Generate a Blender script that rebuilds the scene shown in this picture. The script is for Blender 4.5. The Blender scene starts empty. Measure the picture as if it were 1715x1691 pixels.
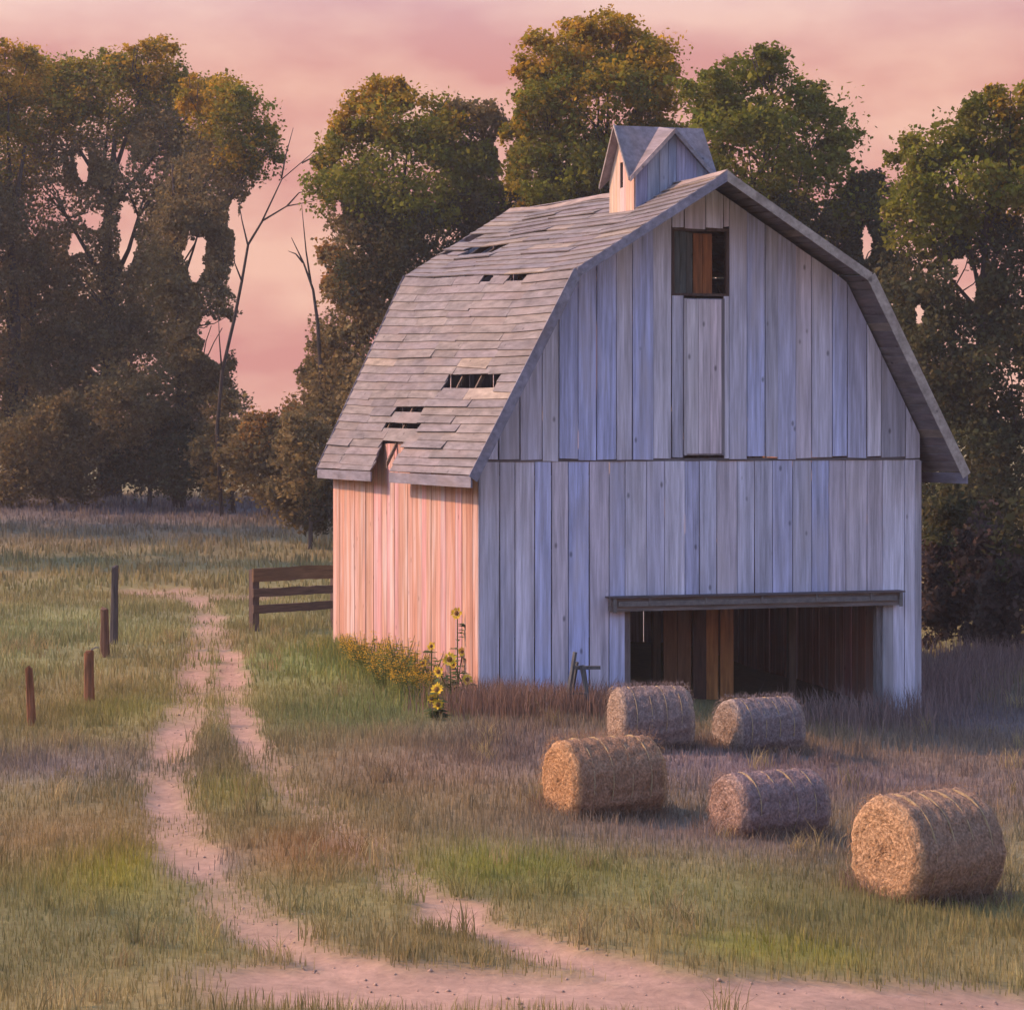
import bpy, bmesh, math, random
import numpy as np
from mathutils import Vector

# ------------------------------------------------------------------ camera, sky, sun, exposure
scene = bpy.context.scene
COL = scene.collection
EYE, FPX, CX, HOR, IW, IH = 5.6, 4000.0, 857.5, 700.0, 1715.0, 1691.0
cam_d = bpy.data.cameras.new('camera'); cam = bpy.data.objects.new('camera', cam_d); COL.objects.link(cam)
cam_d.sensor_width = 36.0; cam_d.lens = 36.0 * FPX / IW
cam_d.shift_y = -(IH / 2 - HOR) / IW
cam_d.clip_start = 0.5; cam_d.clip_end = 6000
cam.location = (0, 0, EYE); cam.rotation_euler = (math.radians(90), 0, 0)
scene.camera = cam

SUN_EL, SUN_BACK = math.radians(34), math.radians(12)      # low sun from the left, a little behind the barn
sdir = Vector((-math.cos(SUN_EL) * math.cos(SUN_BACK), math.cos(SUN_EL) * math.sin(SUN_BACK), math.sin(SUN_EL)))
world = bpy.data.worlds.new('World'); scene.world = world; world.use_nodes = True
wn = world.node_tree; wn.nodes.clear()
def W(t, **k):
    n = wn.nodes.new(t)
    for a, v in k.items(): setattr(n, a, v)
    return n
sky = W('ShaderNodeTexSky', sky_type='NISHITA', sun_disc=False, sun_elevation=SUN_EL,
        sun_rotation=math.atan2(sdir.x, sdir.y), air_density=1.0, dust_density=1.5, ozone_density=2.5)
tc = W('ShaderNodeTexCoord'); sep = W('ShaderNodeSeparateXYZ'); wn.links.new(tc.outputs['Generated'], sep.inputs[0])
mr = W('ShaderNodeMapRange', interpolation_type='SMOOTHSTEP')
mr.inputs['From Min'].default_value = 0.13; mr.inputs['From Max'].default_value = 0.34
wn.links.new(sep.outputs['Z'], mr.inputs['Value'])
nz = W('ShaderNodeTexNoise'); nz.inputs['Scale'].default_value = 9.0; nz.inputs['Detail'].default_value = 5.0
mp = W('ShaderNodeMapping'); mp.inputs['Scale'].default_value = (1.0, 1.0, 2.6)
wn.links.new(tc.outputs['Generated'], mp.inputs[0]); wn.links.new(mp.outputs[0], nz.inputs['Vector'])
cr = W('ShaderNodeValToRGB')
cr.color_ramp.elements[0].position = 0.40; cr.color_ramp.elements[0].color = (0.308, 0.136, 0.121, 1)
cr.color_ramp.elements[1].position = 0.62; cr.color_ramp.elements[1].color = (0.400, 0.232, 0.178, 1)
wn.links.new(nz.outputs['Fac'], cr.inputs[0])
sc10 = W('ShaderNodeVectorMath', operation='SCALE'); sc10.inputs['Scale'].default_value = 1 / 0.15
wn.links.new(cr.outputs[0], sc10.inputs[0])
mix = W('ShaderNodeMix', data_type='RGBA')
wn.links.new(mr.outputs[0], mix.inputs[0]); wn.links.new(sc10.outputs[0], mix.inputs[6]); wn.links.new(sky.outputs[0], mix.inputs[7])
bg = W('ShaderNodeBackground'); bg.inputs['Strength'].default_value = 0.15
wn.links.new(mix.outputs[2], bg.inputs['Color'])
wo = W('ShaderNodeOutputWorld'); wn.links.new(bg.outputs[0], wo.inputs[0])

sl = bpy.data.lights.new('sun', 'SUN'); sun = bpy.data.objects.new('sun', sl); COL.objects.link(sun)
sl.energy = 2.2; sl.angle = math.radians(0.6); sl.color = (1.0, 0.52, 0.26)
sun.rotation_euler = sdir.to_track_quat('Z', 'Y').to_euler(); sun.location = (-30, 20, 30)

scene.view_settings.view_transform = 'Standard'; scene.view_settings.look = 'None'
scene.view_settings.exposure = 1.2; scene.view_settings.gamma = 1.0
scene.render.engine = 'CYCLES'
scene.cycles.max_bounces = 6; scene.cycles.transparent_max_bounces = 8

rnd = random.Random(11); rng = np.random.default_rng(11)

# ------------------------------------------------------------------ helpers
def sstep(a, b, x):
    t = np.clip((np.asarray(x, float) - a) / (b - a), 0, 1); return t * t * (3 - 2 * t)
def height(x, y):
    x = np.asarray(x, float); y = np.asarray(y, float)
    h = 1.5 * sstep(74, 118, y) * (1 - 0.5 * sstep(150, 400, y))
    h = h - 0.5 * sstep(0.5, 8.0, x) * (1 - sstep(66, 84, y)) * (1 - sstep(14, 30, x) * 0.5)
    h = h + 0.035 * np.sin(x * 0.9 + 1.3) * np.cos(y * 0.7) + 0.02 * np.sin(x * 2.3 + y * 1.7)
    return h
def at(u, v, Y):                       # point seen at pixel (u, v) at distance Y
    return Vector(((u - CX) / FPX * Y, Y, EYE + (HOR - v) / FPX * Y))
def gp(u, v):                          # ground point under a pixel
    Y = FPX * EYE / (v - HOR)
    for _ in range(12):
        Y = FPX * (EYE - float(height((u - CX) / FPX * Y, Y))) / (v - HOR)
    return Vector(((u - CX) / FPX * Y, Y, float(height((u - CX) / FPX * Y, Y))))

def mesh_obj(name, verts, faces, mat=None, parent=None, smooth=False):
    me = bpy.data.meshes.new(name); me.from_pydata([tuple(v) for v in verts], [], faces); me.update()
    if mat: me.materials.append(mat)
    if smooth:
        me.polygons.foreach_set('use_smooth', [True] * len(me.polygons))
    o = bpy.data.objects.new(name, me); COL.objects.link(o)
    if parent: o.parent = parent
    return o
def np_mesh(name, V, quads=None, tris=None, mat=None, parent=None, col=None, smooth=False):
    me = bpy.data.meshes.new(name)
    nq = 0 if quads is None else len(quads); nt = 0 if tris is None else len(tris)
    me.vertices.add(len(V)); me.vertices.foreach_set('co', np.ascontiguousarray(V, np.float32).ravel())
    idx = np.concatenate([a.ravel() for a in (quads, tris) if a is not None]).astype(np.int32)
    me.loops.add(len(idx)); me.loops.foreach_set('vertex_index', idx)
    st = np.concatenate([np.arange(nq) * 4, nq * 4 + np.arange(nt) * 3]).astype(np.int32)
    me.polygons.add(nq + nt); me.polygons.foreach_set('loop_start', st)
    if smooth: me.polygons.foreach_set('use_smooth', np.ones(nq + nt, bool))
    me.update(calc_edges=True)
    if col is not None:
        at_ = me.attributes.new('Col', 'FLOAT_COLOR', 'POINT')
        c4 = np.ones((len(V), 4), np.float32); c4[:, :3] = col; at_.data.foreach_set('color', c4.ravel())
    if mat: me.materials.append(mat)
    o = bpy.data.objects.new(name, me); COL.objects.link(o)
    if parent: o.parent = parent
    return o
def empty(name, loc, rz=0):
    o = bpy.data.objects.new(name, None); o.location = loc; o.rotation_euler = (0, 0, rz)
    o.empty_display_size = 0.3; COL.objects.link(o); return o
def tag(o, label=None, cat=None, group=None, kind=None):
    if label: o['label'] = label
    if cat: o['category'] = cat
    if group: o['group'] = group
    if kind: o['kind'] = kind
    return o
def tube(points, radii, n=7, V=None, F=None):
    V = [] if V is None else V; F = [] if F is None else F
    pts = [Vector(p) for p in points]; base = len(V)
    for i, p in enumerate(pts):
        d = (pts[min(i + 1, len(pts) - 1)] - pts[max(i - 1, 0)]).normalized()
        a = d.orthogonal().normalized() if abs(d.x) > 0.95 else d.cross(Vector((1, 0, 0))).normalized()
        b = d.cross(a)
        for k in range(n):
            t = 2 * math.pi * k / n; V.append(p + (a * math.cos(t) + b * math.sin(t)) * radii[i])
    for i in range(len(pts) - 1):
        for k in range(n):
            q = base + i * n; F.append((q + k, q + (k + 1) % n, q + n + (k + 1) % n, q + n + k))
    F.append(tuple(base + k for k in range(n))[::-1]); F.append(tuple(base + (len(pts) - 1) * n + k for k in range(n)))
    return V, F
def boxv(x0, x1, y0, y1, z0, z1):
    V = [(x, y, z) for z in (z0, z1) for y in (y0, y1) for x in (x0, x1)]
    return V, [(0, 2, 3, 1), (4, 5, 7, 6), (0, 1, 5, 4), (2, 6, 7, 3), (0, 4, 6, 2), (1, 3, 7, 5)]
def box(name, x0, x1, y0, y1, z0, z1, mat, parent, col=None):
    V, F = boxv(x0, x1, y0, y1, z0, z1); o = mesh_obj(name, V, F, mat, parent)
    if col: o.color = (*col, 1)
    return o

# ------------------------------------------------------------------ materials
def new_mat(name, rough=0.9):
    m = bpy.data.materials.new(name); m.use_nodes = True
    b = m.node_tree.nodes['Principled BSDF']; b.inputs['Roughness'].default_value = rough
    b.inputs['Specular IOR Level'].default_value = 0.2
    return m, m.node_tree, b
def N(nt, t, **k):
    n = nt.nodes.new(t)
    for a, v in k.items(): setattr(n, a, v)
    return n
def wood_mat(name, scale, contrast=0.5, bump=0.25, tint=None):
    m, nt, b = new_mat(name, 0.85); L = nt.links.new
    oi = N(nt, 'ShaderNodeObjectInfo'); tcn = N(nt, 'ShaderNodeTexCoord')
    add = N(nt, 'ShaderNodeVectorMath', operation='ADD'); mul = N(nt, 'ShaderNodeVectorMath', operation='SCALE')
    comb = N(nt, 'ShaderNodeCombineXYZ')
    for k in range(3): L(oi.outputs['Random'], comb.inputs[k])
    L(comb.outputs[0], mul.inputs[0]); mul.inputs['Scale'].default_value = 37.0
    L(tcn.outputs['Object'], add.inputs[0]); L(mul.outputs[0], add.inputs[1])
    mpn = N(nt, 'ShaderNodeMapping'); mpn.inputs['Scale'].default_value = scale; L(add.outputs[0], mpn.inputs[0])
    n1 = N(nt, 'ShaderNodeTexNoise'); n1.inputs['Scale'].default_value = 1.0; n1.inputs['Detail'].default_value = 6; n1.inputs['Roughness'].default_value = 0.65
    L(mpn.outputs[0], n1.inputs['Vector'])
    mp2 = N(nt, 'ShaderNodeMapping'); mp2.inputs['Scale'].default_value = tuple(s * 0.12 + 0.25 for s in scale); L(add.outputs[0], mp2.inputs[0])
    n2 = N(nt, 'ShaderNodeTexNoise'); n2.inputs['Scale'].default_value = 1.0; n2.inputs['Detail'].default_value = 4
    L(mp2.outputs[0], n2.inputs['Vector'])
    r1 = N(nt, 'ShaderNodeMapRange'); r1.inputs['From Min'].default_value = 0.3; r1.inputs['From Max'].default_value = 0.7
    r1.inputs['To Min'].default_value = 1 - contrast; r1.inputs['To Max'].default_value = 1 + contrast * 0.45; L(n1.outputs['Fac'], r1.inputs['Value'])
    mc = N(nt, 'ShaderNodeVectorMath', operation='SCALE'); L(oi.outputs['Color'], mc.inputs[0]); L(r1.outputs[0], mc.inputs['Scale'])
    # bare weathered wood showing through in streaks
    r2 = N(nt, 'ShaderNodeMapRange'); r2.inputs['From Min'].default_value = 0.5; r2.inputs['From Max'].default_value = 0.72; r2.inputs['To Max'].default_value = 0.6
    L(n2.outputs['Fac'], r2.inputs['Value'])
    mx = N(nt, 'ShaderNodeMix', data_type='RGBA'); L(r2.outputs[0], mx.inputs[0]); L(mc.outputs[0], mx.inputs[6])
    mx.inputs[7].default_value = tint or (0.55, 0.52, 0.57, 1)
    n3 = N(nt, 'ShaderNodeTexNoise'); n3.inputs['Scale'].default_value = 1.0; n3.inputs['Detail'].default_value = 5; n3.inputs['Roughness'].default_value = 0.6
    mp3 = N(nt, 'ShaderNodeMapping'); mp3.inputs['Scale'].default_value = tuple(min(q, 14) * 0.42 for q in scale); L(tcn.outputs['Object'], mp3.inputs[0]); L(mp3.outputs[0], n3.inputs['Vector'])
    r3 = N(nt, 'ShaderNodeMapRange'); r3.inputs['From Min'].default_value = 0.36; r3.inputs['From Max'].default_value = 0.62; r3.inputs['To Min'].default_value = 0.82; r3.inputs['To Max'].default_value = 1.1; L(n3.outputs['Fac'], r3.inputs['Value'])
    vo = N(nt, 'ShaderNodeTexVoronoi'); vo.inputs['Scale'].default_value = 1.0; mp4 = N(nt, 'ShaderNodeMapping'); mp4.inputs['Scale'].default_value = tuple(2.6 if q > 3 else 1.3 for q in scale); L(add.outputs[0], mp4.inputs[0]); L(mp4.outputs[0], vo.inputs['Vector'])
    r4 = N(nt, 'ShaderNodeMapRange'); r4.inputs['From Min'].default_value = 0.04; r4.inputs['From Max'].default_value = 0.10; r4.inputs['To Min'].default_value = 0.45; L(vo.outputs['Distance'], r4.inputs['Value'])
    mm = N(nt, 'ShaderNodeMath', operation='MULTIPLY'); L(r3.outputs[0], mm.inputs[0]); L(r4.outputs[0], mm.inputs[1])
    sc_ = N(nt, 'ShaderNodeVectorMath', operation='SCALE'); L(mx.outputs[2], sc_.inputs[0]); L(mm.outputs[0], sc_.inputs['Scale'])
    L(sc_.outputs[0], b.inputs['Base Color'])
    bp = N(nt, 'ShaderNodeBump'); bp.inputs['Strength'].default_value = bump; bp.inputs['Distance'].default_value = 0.02
    L(n1.outputs['Fac'], bp.inputs['Height']); L(bp.outputs[0], b.inputs['Normal'])
    return m
M_WALL = wood_mat('weathered_wall_wood', (14, 14, 0.7), 0.42)
M_ROOF = wood_mat('weathered_roof_wood', (9, 1.2, 9), 0.40, 0.3, (0.22, 0.18, 0.175, 1))
M_DARK = wood_mat('old_dark_wood', (16, 16, 1.6), 0.5, 0.3, (0.10, 0.07, 0.05, 1))
M_RAIL = wood_mat('old_rail_wood', (1.6, 16, 16), 0.5, 0.3, (0.12, 0.08, 0.06, 1))
def col_mat(name, rough=0.9, transl=0.0, spec=0.2, bump=0.0):
    m, nt, b = new_mat(name, rough); L = nt.links.new
    a = N(nt, 'ShaderNodeAttribute', attribute_name='Col'); L(a.outputs['Color'], b.inputs['Base Color'])
    b.inputs['Specular IOR Level'].default_value = spec
    if transl:
        t = N(nt, 'ShaderNodeBsdfTranslucent'); L(a.outputs['Color'], t.inputs['Color'])
        ms = N(nt, 'ShaderNodeMixShader'); ms.inputs[0].default_value = transl
        out = nt.nodes['Material Output']; L(b.outputs[0], ms.inputs[1]); L(t.outputs[0], ms.inputs[2]); L(ms.outputs[0], out.inputs['Surface'])
    return m
M_LEAF = col_mat('leaf', 1.0, 0.45, 0.0); M_GRASS = col_mat('grass_blade', 0.85, 0.3, 0.1)
def noise_mat(name, c1, c2, scale, bump=0.4, rough=0.95, stretch=(1, 1, 1), obj=True):
    m, nt, b = new_mat(name, rough); L = nt.links.new
    tcn = N(nt, 'ShaderNodeTexCoord'); mpn = N(nt, 'ShaderNodeMapping'); mpn.inputs['Scale'].default_value = stretch
    L(tcn.outputs['Object'], mpn.inputs[0])
    n1 = N(nt, 'ShaderNodeTexNoise'); n1.inputs['Scale'].default_value = scale; n1.inputs['Detail'].default_value = 7; n1.inputs['Roughness'].default_value = 0.7
    L(mpn.outputs[0], n1.inputs['Vector'])
    r = N(nt, 'ShaderNodeValToRGB'); r.color_ramp.elements[0].position = 0.32; r.color_ramp.elements[1].position = 0.68
    r.color_ramp.elements[0].color = (*c1, 1); r.color_ramp.elements[1].color = (*c2, 1)
    L(n1.outputs['Fac'], r.inputs[0]); L(r.outputs[0], b.inputs['Base Color'])
    bp = N(nt, 'ShaderNodeBump'); bp.inputs['Strength'].default_value = bump; bp.inputs['Distance'].default_value = 0.03
    L(n1.outputs['Fac'], bp.inputs['Height']); L(bp.outputs[0], b.inputs['Normal'])
    return m
M_BARK = noise_mat('bark', (0.035, 0.027, 0.025), (0.10, 0.08, 0.075), 3, 0.6, stretch=(4, 4, 0.7))
M_TWINE = noise_mat('bale_twine', (0.35, 0.27, 0.16), (0.45, 0.36, 0.22), 30, 0.1)
M_STEEL = noise_mat('aged_galvanised_steel', (0.10, 0.10, 0.105), (0.20, 0.19, 0.185), 9, 0.2, 0.6)
M_STEM = noise_mat('green_stem', (0.06, 0.09, 0.03), (0.10, 0.13, 0.05), 12, 0.1)
M_PETAL = noise_mat('yellow_petals', (0.55, 0.36, 0.02), (0.75, 0.55, 0.06), 9, 0.1)
M_SEED = noise_mat('seed_head', (0.10, 0.05, 0.015), (0.2, 0.1, 0.02), 40, 0.3)

# ------------------------------------------------------------------ barn frame
BO = Vector(((1181 - CX) / 84.0, FPX / 84.0, 0.0)); BANG = math.atan2(0.2763, 0.9611)
RX = Vector((math.cos(BANG), math.sin(BANG), 0)); AX = Vector((-math.sin(BANG), math.cos(BANG), 0))
BLEN = 13.8; HW = 4.68
def barn_local(p):
    d = Vector(p) - BO; return d.dot(RX), d.dot(AX), d.z

# ------------------------------------------------------------------ ground colours, track
def poly(pts): return np.array([tuple(gp(u, v))[:2] for u, v in pts])
TRACKS = [  # (ground polyline, half width m)
    (poly([(300, 985), (335, 1010), (350, 1035), (335, 1080), (325, 1140), (300, 1215), (287, 1270), (275, 1335), (300, 1410), (360, 1475), (420, 1535), (520, 1600), (700, 1650), (960, 1680)]), 0.42),
    (poly([(345, 1030), (372, 1075), (385, 1110), (392, 1180), (425, 1260), (520, 1350), (620, 1430), (700, 1490), (790, 1545), (920, 1590), (1120, 1640), (1420, 1660), (1760, 1690)]), 0.36),
    (poly([(230, 990), (330, 1000), (430, 1000)]), 0.9),
    (poly([(470, 1640), (640, 1655), (900, 1660), (1250, 1672), (1740, 1694)]), 1.0),
]
def seg_dist(P, poly_):
    best = np.full(len(P), 1e9)
    for a, b in zip(poly_[:-1], poly_[1:]):
        ab = b - a; t = np.clip(((P - a) @ ab) / (ab @ ab), 0, 1)
        best = np.minimum(best, np.linalg.norm(P - (a + t[:, None] * ab), axis=1))
    return best
def vnoise(P, f, seed):               # cheap smooth noise
    r = np.random.default_rng(seed); s = np.zeros(len(P))
    for k in range(6):
        a = r.uniform(0, 6.28); w = f * r.uniform(0.6, 1.7)
        s += np.sin(P[:, 0] * math.cos(a) * w + P[:, 1] * math.sin(a) * w + r.uniform(0, 6.28))
    return s / 6 * 1.6
PATCH = [  # u, v, radius m across, along, colour, weight
    (230, 1450, 1.0, 1.6, (0.32, 0.31, 0.03), 0.9), (860, 1450, 1.3, 1.4, (0.27, 0.29, 0.04), 0.9),
    (400, 1320, 0.7, 2.0, (0.25, 0.26, 0.04), 0.7), (1260, 1585, 0.7, 0.8, (0.27, 0.27, 0.04), 0.8),
    (1390, 1600, 0.5, 0.7, (0.27, 0.27, 0.04), 0.6), (210, 1190, 1.1, 2.6, (0.24, 0.25, 0.06), 0.6),
    (600, 1110, 2.8, 6.0, (0.19, 0.25, 0.08), 0.9), (690, 1195, 2.2, 3.4, (0.18, 0.235, 0.075), 0.9),
    (90, 1060, 4.0, 9.0, (0.25, 0.27, 0.12), 0.85), (470, 1110, 1.2, 3.5, (0.20, 0.25, 0.09), 0.7),
    (1050, 1480, 2.6, 1.6, (0.19, 0.19, 0.065), 0.6), (1400, 1530, 2.4, 1.5, (0.19, 0.19, 0.07), 0.6),
    (520, 1420, 1.0, 1.7, (0.30, 0.15, 0.06), 0.8), (700, 1290, 2.6, 3.4, (0.28, 0.165, 0.07), 0.7),
    (90, 1400, 2.2, 2.6, (0.29, 0.19, 0.09), 0.7), (150, 1600, 1.6, 1.6, (0.22, 0.20, 0.08), 0.6),
    (60, 1680, 1.4, 0.5, (0.40, 0.33, 0.15), 0.7), (870, 1220, 1.6, 3.5, (0.25, 0.17, 0.13), 0.7),
    (1300, 1290, 6.0, 4.5, (0.20, 0.155, 0.175), 0.95), (1620, 1200, 3.5, 7.0, (0.22, 0.165, 0.18), 0.9), (1180, 1400, 3.0, 1.8, (0.21, 0.16, 0.17), 0.75), (340, 1450, 0.5, 1.0, (0.20, 0.16, 0.19), 0.8), (90, 1285, 2.0, 2.2, (0.19, 0.155, 0.17), 0.75),  # violet shade by bales, barn, rut and left meadow, put into the colour
    (300, 880, 22., 15., (0.17, 0.15, 0.18), 0.95),  # shade under the far treeline, painted into the field colour
]
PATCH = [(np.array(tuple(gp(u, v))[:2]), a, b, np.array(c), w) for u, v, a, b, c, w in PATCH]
FADE = gp(540, 1360)
def track_mask(P):
    m = np.zeros(len(P)); wob = vnoise(P, 2.6, 5) * 0.16 + vnoise(P, 7.0, 6) * 0.08
    for pl, hw in TRACKS:
        d = seg_dist(P, pl) + wob; m = np.maximum(m, 1 - sstep(hw * 0.35, hw * 1.45, d))
    brk = sstep(-0.55, 0.35, vnoise(P, 0.85, 9))
    fade = np.exp(-((P[:, 0] - FADE[0]) / 1.3) ** 2 - ((P[:, 1] - FADE[1]) / 5.0) ** 2)
    return m * (0.5 + 0.5 * np.maximum(brk, 1 - sstep(24.5, 27, P[:, 1]))) * (1 - 0.7 * fade)
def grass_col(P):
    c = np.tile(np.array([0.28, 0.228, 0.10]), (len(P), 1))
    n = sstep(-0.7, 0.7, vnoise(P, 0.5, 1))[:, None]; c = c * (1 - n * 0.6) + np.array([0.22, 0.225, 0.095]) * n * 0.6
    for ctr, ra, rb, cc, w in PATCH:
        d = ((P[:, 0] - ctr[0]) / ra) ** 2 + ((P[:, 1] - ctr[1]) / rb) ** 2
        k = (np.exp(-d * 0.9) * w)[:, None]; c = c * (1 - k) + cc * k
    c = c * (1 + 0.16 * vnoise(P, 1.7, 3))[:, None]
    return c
SOIL = np.array([0.385, 0.245, 0.185])
def ground_col(P):
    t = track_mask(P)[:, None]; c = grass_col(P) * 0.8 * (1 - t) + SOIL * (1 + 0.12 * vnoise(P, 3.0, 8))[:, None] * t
    return c
def axis(a, b, step, far, n=26):
    core = np.arange(a, b + 1e-6, step); g = np.geomspace(step * 1.6, far, n)
    return np.concatenate([(a - g)[::-1], core, b + g])
gx = axis(-24, 24, 0.2, 3000); gy = np.concatenate([-np.geomspace(1, 2500, 14)[::-1], np.arange(0, 18, 1.5), np.arange(18, 72, 0.2), np.arange(72, 130, 0.8), 130 + np.geomspace(1, 4500, 26)])
GX, GY = np.meshgrid(gx, gy); P = np.stack([GX.ravel(), GY.ravel()], 1)
tm = track_mask(P); GZ = height(P[:, 0], P[:, 1]) - 0.07 * tm + 0.012 * vnoise(P, 9, 12) * (P[:, 1] < 75)
nx, ny = len(gx), len(gy); ii = (np.arange(ny - 1)[:, None] * nx + np.arange(nx - 1)[None, :]).ravel()
quads = np.stack([ii, ii + 1, ii + nx + 1, ii + nx], 1)
m, nt, b = new_mat('meadow_ground', 0.95); L = nt.links.new
a_ = N(nt, 'ShaderNodeAttribute', attribute_name='Col'); tcn = N(nt, 'ShaderNodeTexCoord')
n1 = N(nt, 'ShaderNodeTexNoise'); n1.inputs['Scale'].default_value = 6; n1.inputs['Detail'].default_value = 8; n1.inputs['Roughness'].default_value = 0.7; L(tcn.outputs['Object'], n1.inputs['Vector'])
r1 = N(nt, 'ShaderNodeMapRange'); r1.inputs['From Min'].default_value = 0.3; r1.inputs['From Max'].default_value = 0.7; r1.inputs['To Min'].default_value = 0.72; r1.inputs['To Max'].default_value = 1.2; L(n1.outputs['Fac'], r1.inputs['Value'])
v1 = N(nt, 'ShaderNodeVectorMath', operation='SCALE'); L(a_.outputs['Color'], v1.inputs[0]); L(r1.outputs[0], v1.inputs['Scale']); L(v1.outputs[0], b.inputs['Base Color'])
bp = N(nt, 'ShaderNodeBump'); bp.inputs['Strength'].default_value = 0.5; bp.inputs['Distance'].default_value = 0.05; L(n1.outputs['Fac'], bp.inputs['Height']); L(bp.outputs[0], b.inputs['Normal'])
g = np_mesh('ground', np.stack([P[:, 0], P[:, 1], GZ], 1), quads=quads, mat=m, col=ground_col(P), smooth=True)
tag(g, 'uneven meadow with a faint two-rut dirt track', 'ground', kind='structure')

# ------------------------------------------------------------------ barn
barn = empty('barn', BO, BANG)
tag(barn, 'weathered grey-blue gambrel-roofed barn with cupola and wide open doorway', 'barn')
FR = [(-5.12, 4.50), (-3.06, 8.42), (0.0, 10.35)]                 # eave, knee, ridge at the front edge
RE = [(-4.98, 4.32), (-2.75, 9.15), (0.0, 10.90)]                 # the rear has settled differently
D0, D1 = -1.2, BLEN + 0.3
SAG = (0.0, 0.07, 0.13)
def rp(side, i, s, d):                # roof point: side -1/1, section i, s 0..1 up the slope, d along the barn
    t = (d - D0) / (D1 - D0)
    a = [FR[i][k] * (1 - t) + RE[i][k] * t for k in (0, 1)]; b2 = [FR[i + 1][k] * (1 - t) + RE[i + 1][k] * t for k in (0, 1)]
    x = a[0] * (1 - s) + b2[0] * s; z = a[1] * (1 - s) + b2[1] * s
    z -= (SAG[i] * (1 - s) + SAG[i + 1] * s) * math.sin(math.pi * min(1, max(0, t))) * (1 + 0.5 * math.sin(t * 9))
    return Vector((-side * x, d, z))
def roof_z(x, d):
    t = (d - D0) / (D1 - D0); x = -abs(x)
    pr = [[FR[i][k] * (1 - t) + RE[i][k] * t for k in (0, 1)] for i in range(3)]
    for i in (0, 1):
        if x <= pr[i + 1][0] or i == 1:
            s = (x - pr[i][0]) / (pr[i + 1][0] - pr[i][0]); return pr[i][1] * (1 - s) + pr[i + 1][1] * s - (SAG[i] * (1 - s) + SAG[i + 1] * s) * math.sin(math.pi * t) * (1 + 0.5 * math.sin(t * 9))
def project(p):
    w = BO + RX * p[0] + AX * p[1] + Vector((0, 0, p[2])); return CX + FPX * w.x / w.y, HOR - FPX * (w.z - EYE) / w.y
def inv_roof(u, v):                   # roof coordinates under a pixel on the left slopes
    best = (1e9,)
    for i in (0, 1):
        for a in range(61):
            for c in range(0, 81):
                d = D0 + (D1 - D0) * c / 80; q = project(rp(-1, i, a / 60, d)); e = (q[0] - u) ** 2 + (q[1] - v) ** 2
                if e < best[0]: best = (e, i, a / 60, d)
    return best[1:]
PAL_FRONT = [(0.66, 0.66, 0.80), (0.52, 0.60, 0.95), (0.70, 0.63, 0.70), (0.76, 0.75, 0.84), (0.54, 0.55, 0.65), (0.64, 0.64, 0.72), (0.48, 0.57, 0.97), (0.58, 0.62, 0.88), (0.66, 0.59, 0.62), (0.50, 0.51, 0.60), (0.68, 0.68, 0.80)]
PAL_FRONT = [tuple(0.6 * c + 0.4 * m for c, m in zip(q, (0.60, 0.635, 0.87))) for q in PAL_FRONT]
PAL_SIDE = [(0.50, 0.295, 0.24), (0.53, 0.31, 0.265), (0.52, 0.29, 0.30), (0.48, 0.26, 0.20), (0.51, 0.31, 0.245)]  # warm sunlight tint built into the side-wall colours
PAL_ROOF = [(0.23, 0.215, 0.235), (0.245, 0.228, 0.24), (0.26, 0.236, 0.236), (0.222, 0.205, 0.225), (0.242, 0.22, 0.225), (0.235, 0.212, 0.235)]
PAL_ROOF = [tuple(0.86 * c for c in q) for q in PAL_ROOF]
def prism(name, poly2, f0, f1, mat, col, parent):        # a 2-D outline pushed between two planes
    n = len(poly2); V = [f0(*p) for p in poly2] + [f1(*p) for p in poly2]
    F = [tuple(range(n)), tuple(range(2 * n - 1, n - 1, -1))] + [(i, i + n, (i + 1) % n + n, (i + 1) % n) for i in range(n)]
    o = mesh_obj(name, V, F, mat, parent); o.color = (*col, 1); return o
def gable_board(name, x0, x1, z0, z1, y0, y1, pal, dd, slack=0.07):
    """vertical board; z1 None = up to the roof"""
    g_ = rnd.choice((0.005, 0.006, 0.008, 0.013)); a, c = x0 + g_, x1 - g_
    ta = z1 if z1 is not None else roof_z(a, dd) - slack; tb = z1 if z1 is not None else roof_z(c, dd) - slack
    if z1 is not None: ta = min(ta, roof_z(a, dd) - slack); tb = min(tb, roof_z(c, dd) - slack)
    col = rnd.choice(pal); k = rnd.uniform(0.86, 1.1); j = rnd.uniform(-0.012, 0.012)
    jb = rnd.uniform(-0.03, 0.045) if z0 > 0.5 else 0.0; wa, wb = rnd.uniform(-.004, .009), rnd.uniform(-.009, .004)
    return prism(name, [(a + wa, z0 + jb), (c + wb, z0 + jb + rnd.uniform(-.015, .015)), (c, tb), (a, ta)], lambda x, z: (x, y0 + j, z), lambda x, z: (x, y1 + j, z), M_WALL, tuple(q * k for q in col), barn)
def edges(a, b, w, must=()):
    r = [a]; must = sorted([m_ for m_ in must if a < m_ < b]) + [b]
    for m_ in must:
        n = max(1, round((m_ - r[-1]) / w)); s0 = r[-1]; cuts = [s0 + (m_ - s0) * (k + (rnd.uniform(-0.18, 0.18) if 0 < k < n else 0)) / n for k in range(1, n + 1)]
        r += cuts
    return r
SEAM = 4.79
WIN = (-0.72, 0.50, 8.03, 9.38); LDOOR = (-0.46, 0.38, 4.86, 7.98); DOOR = (-1.68, 3.86, 0.0, 1.80)
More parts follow.
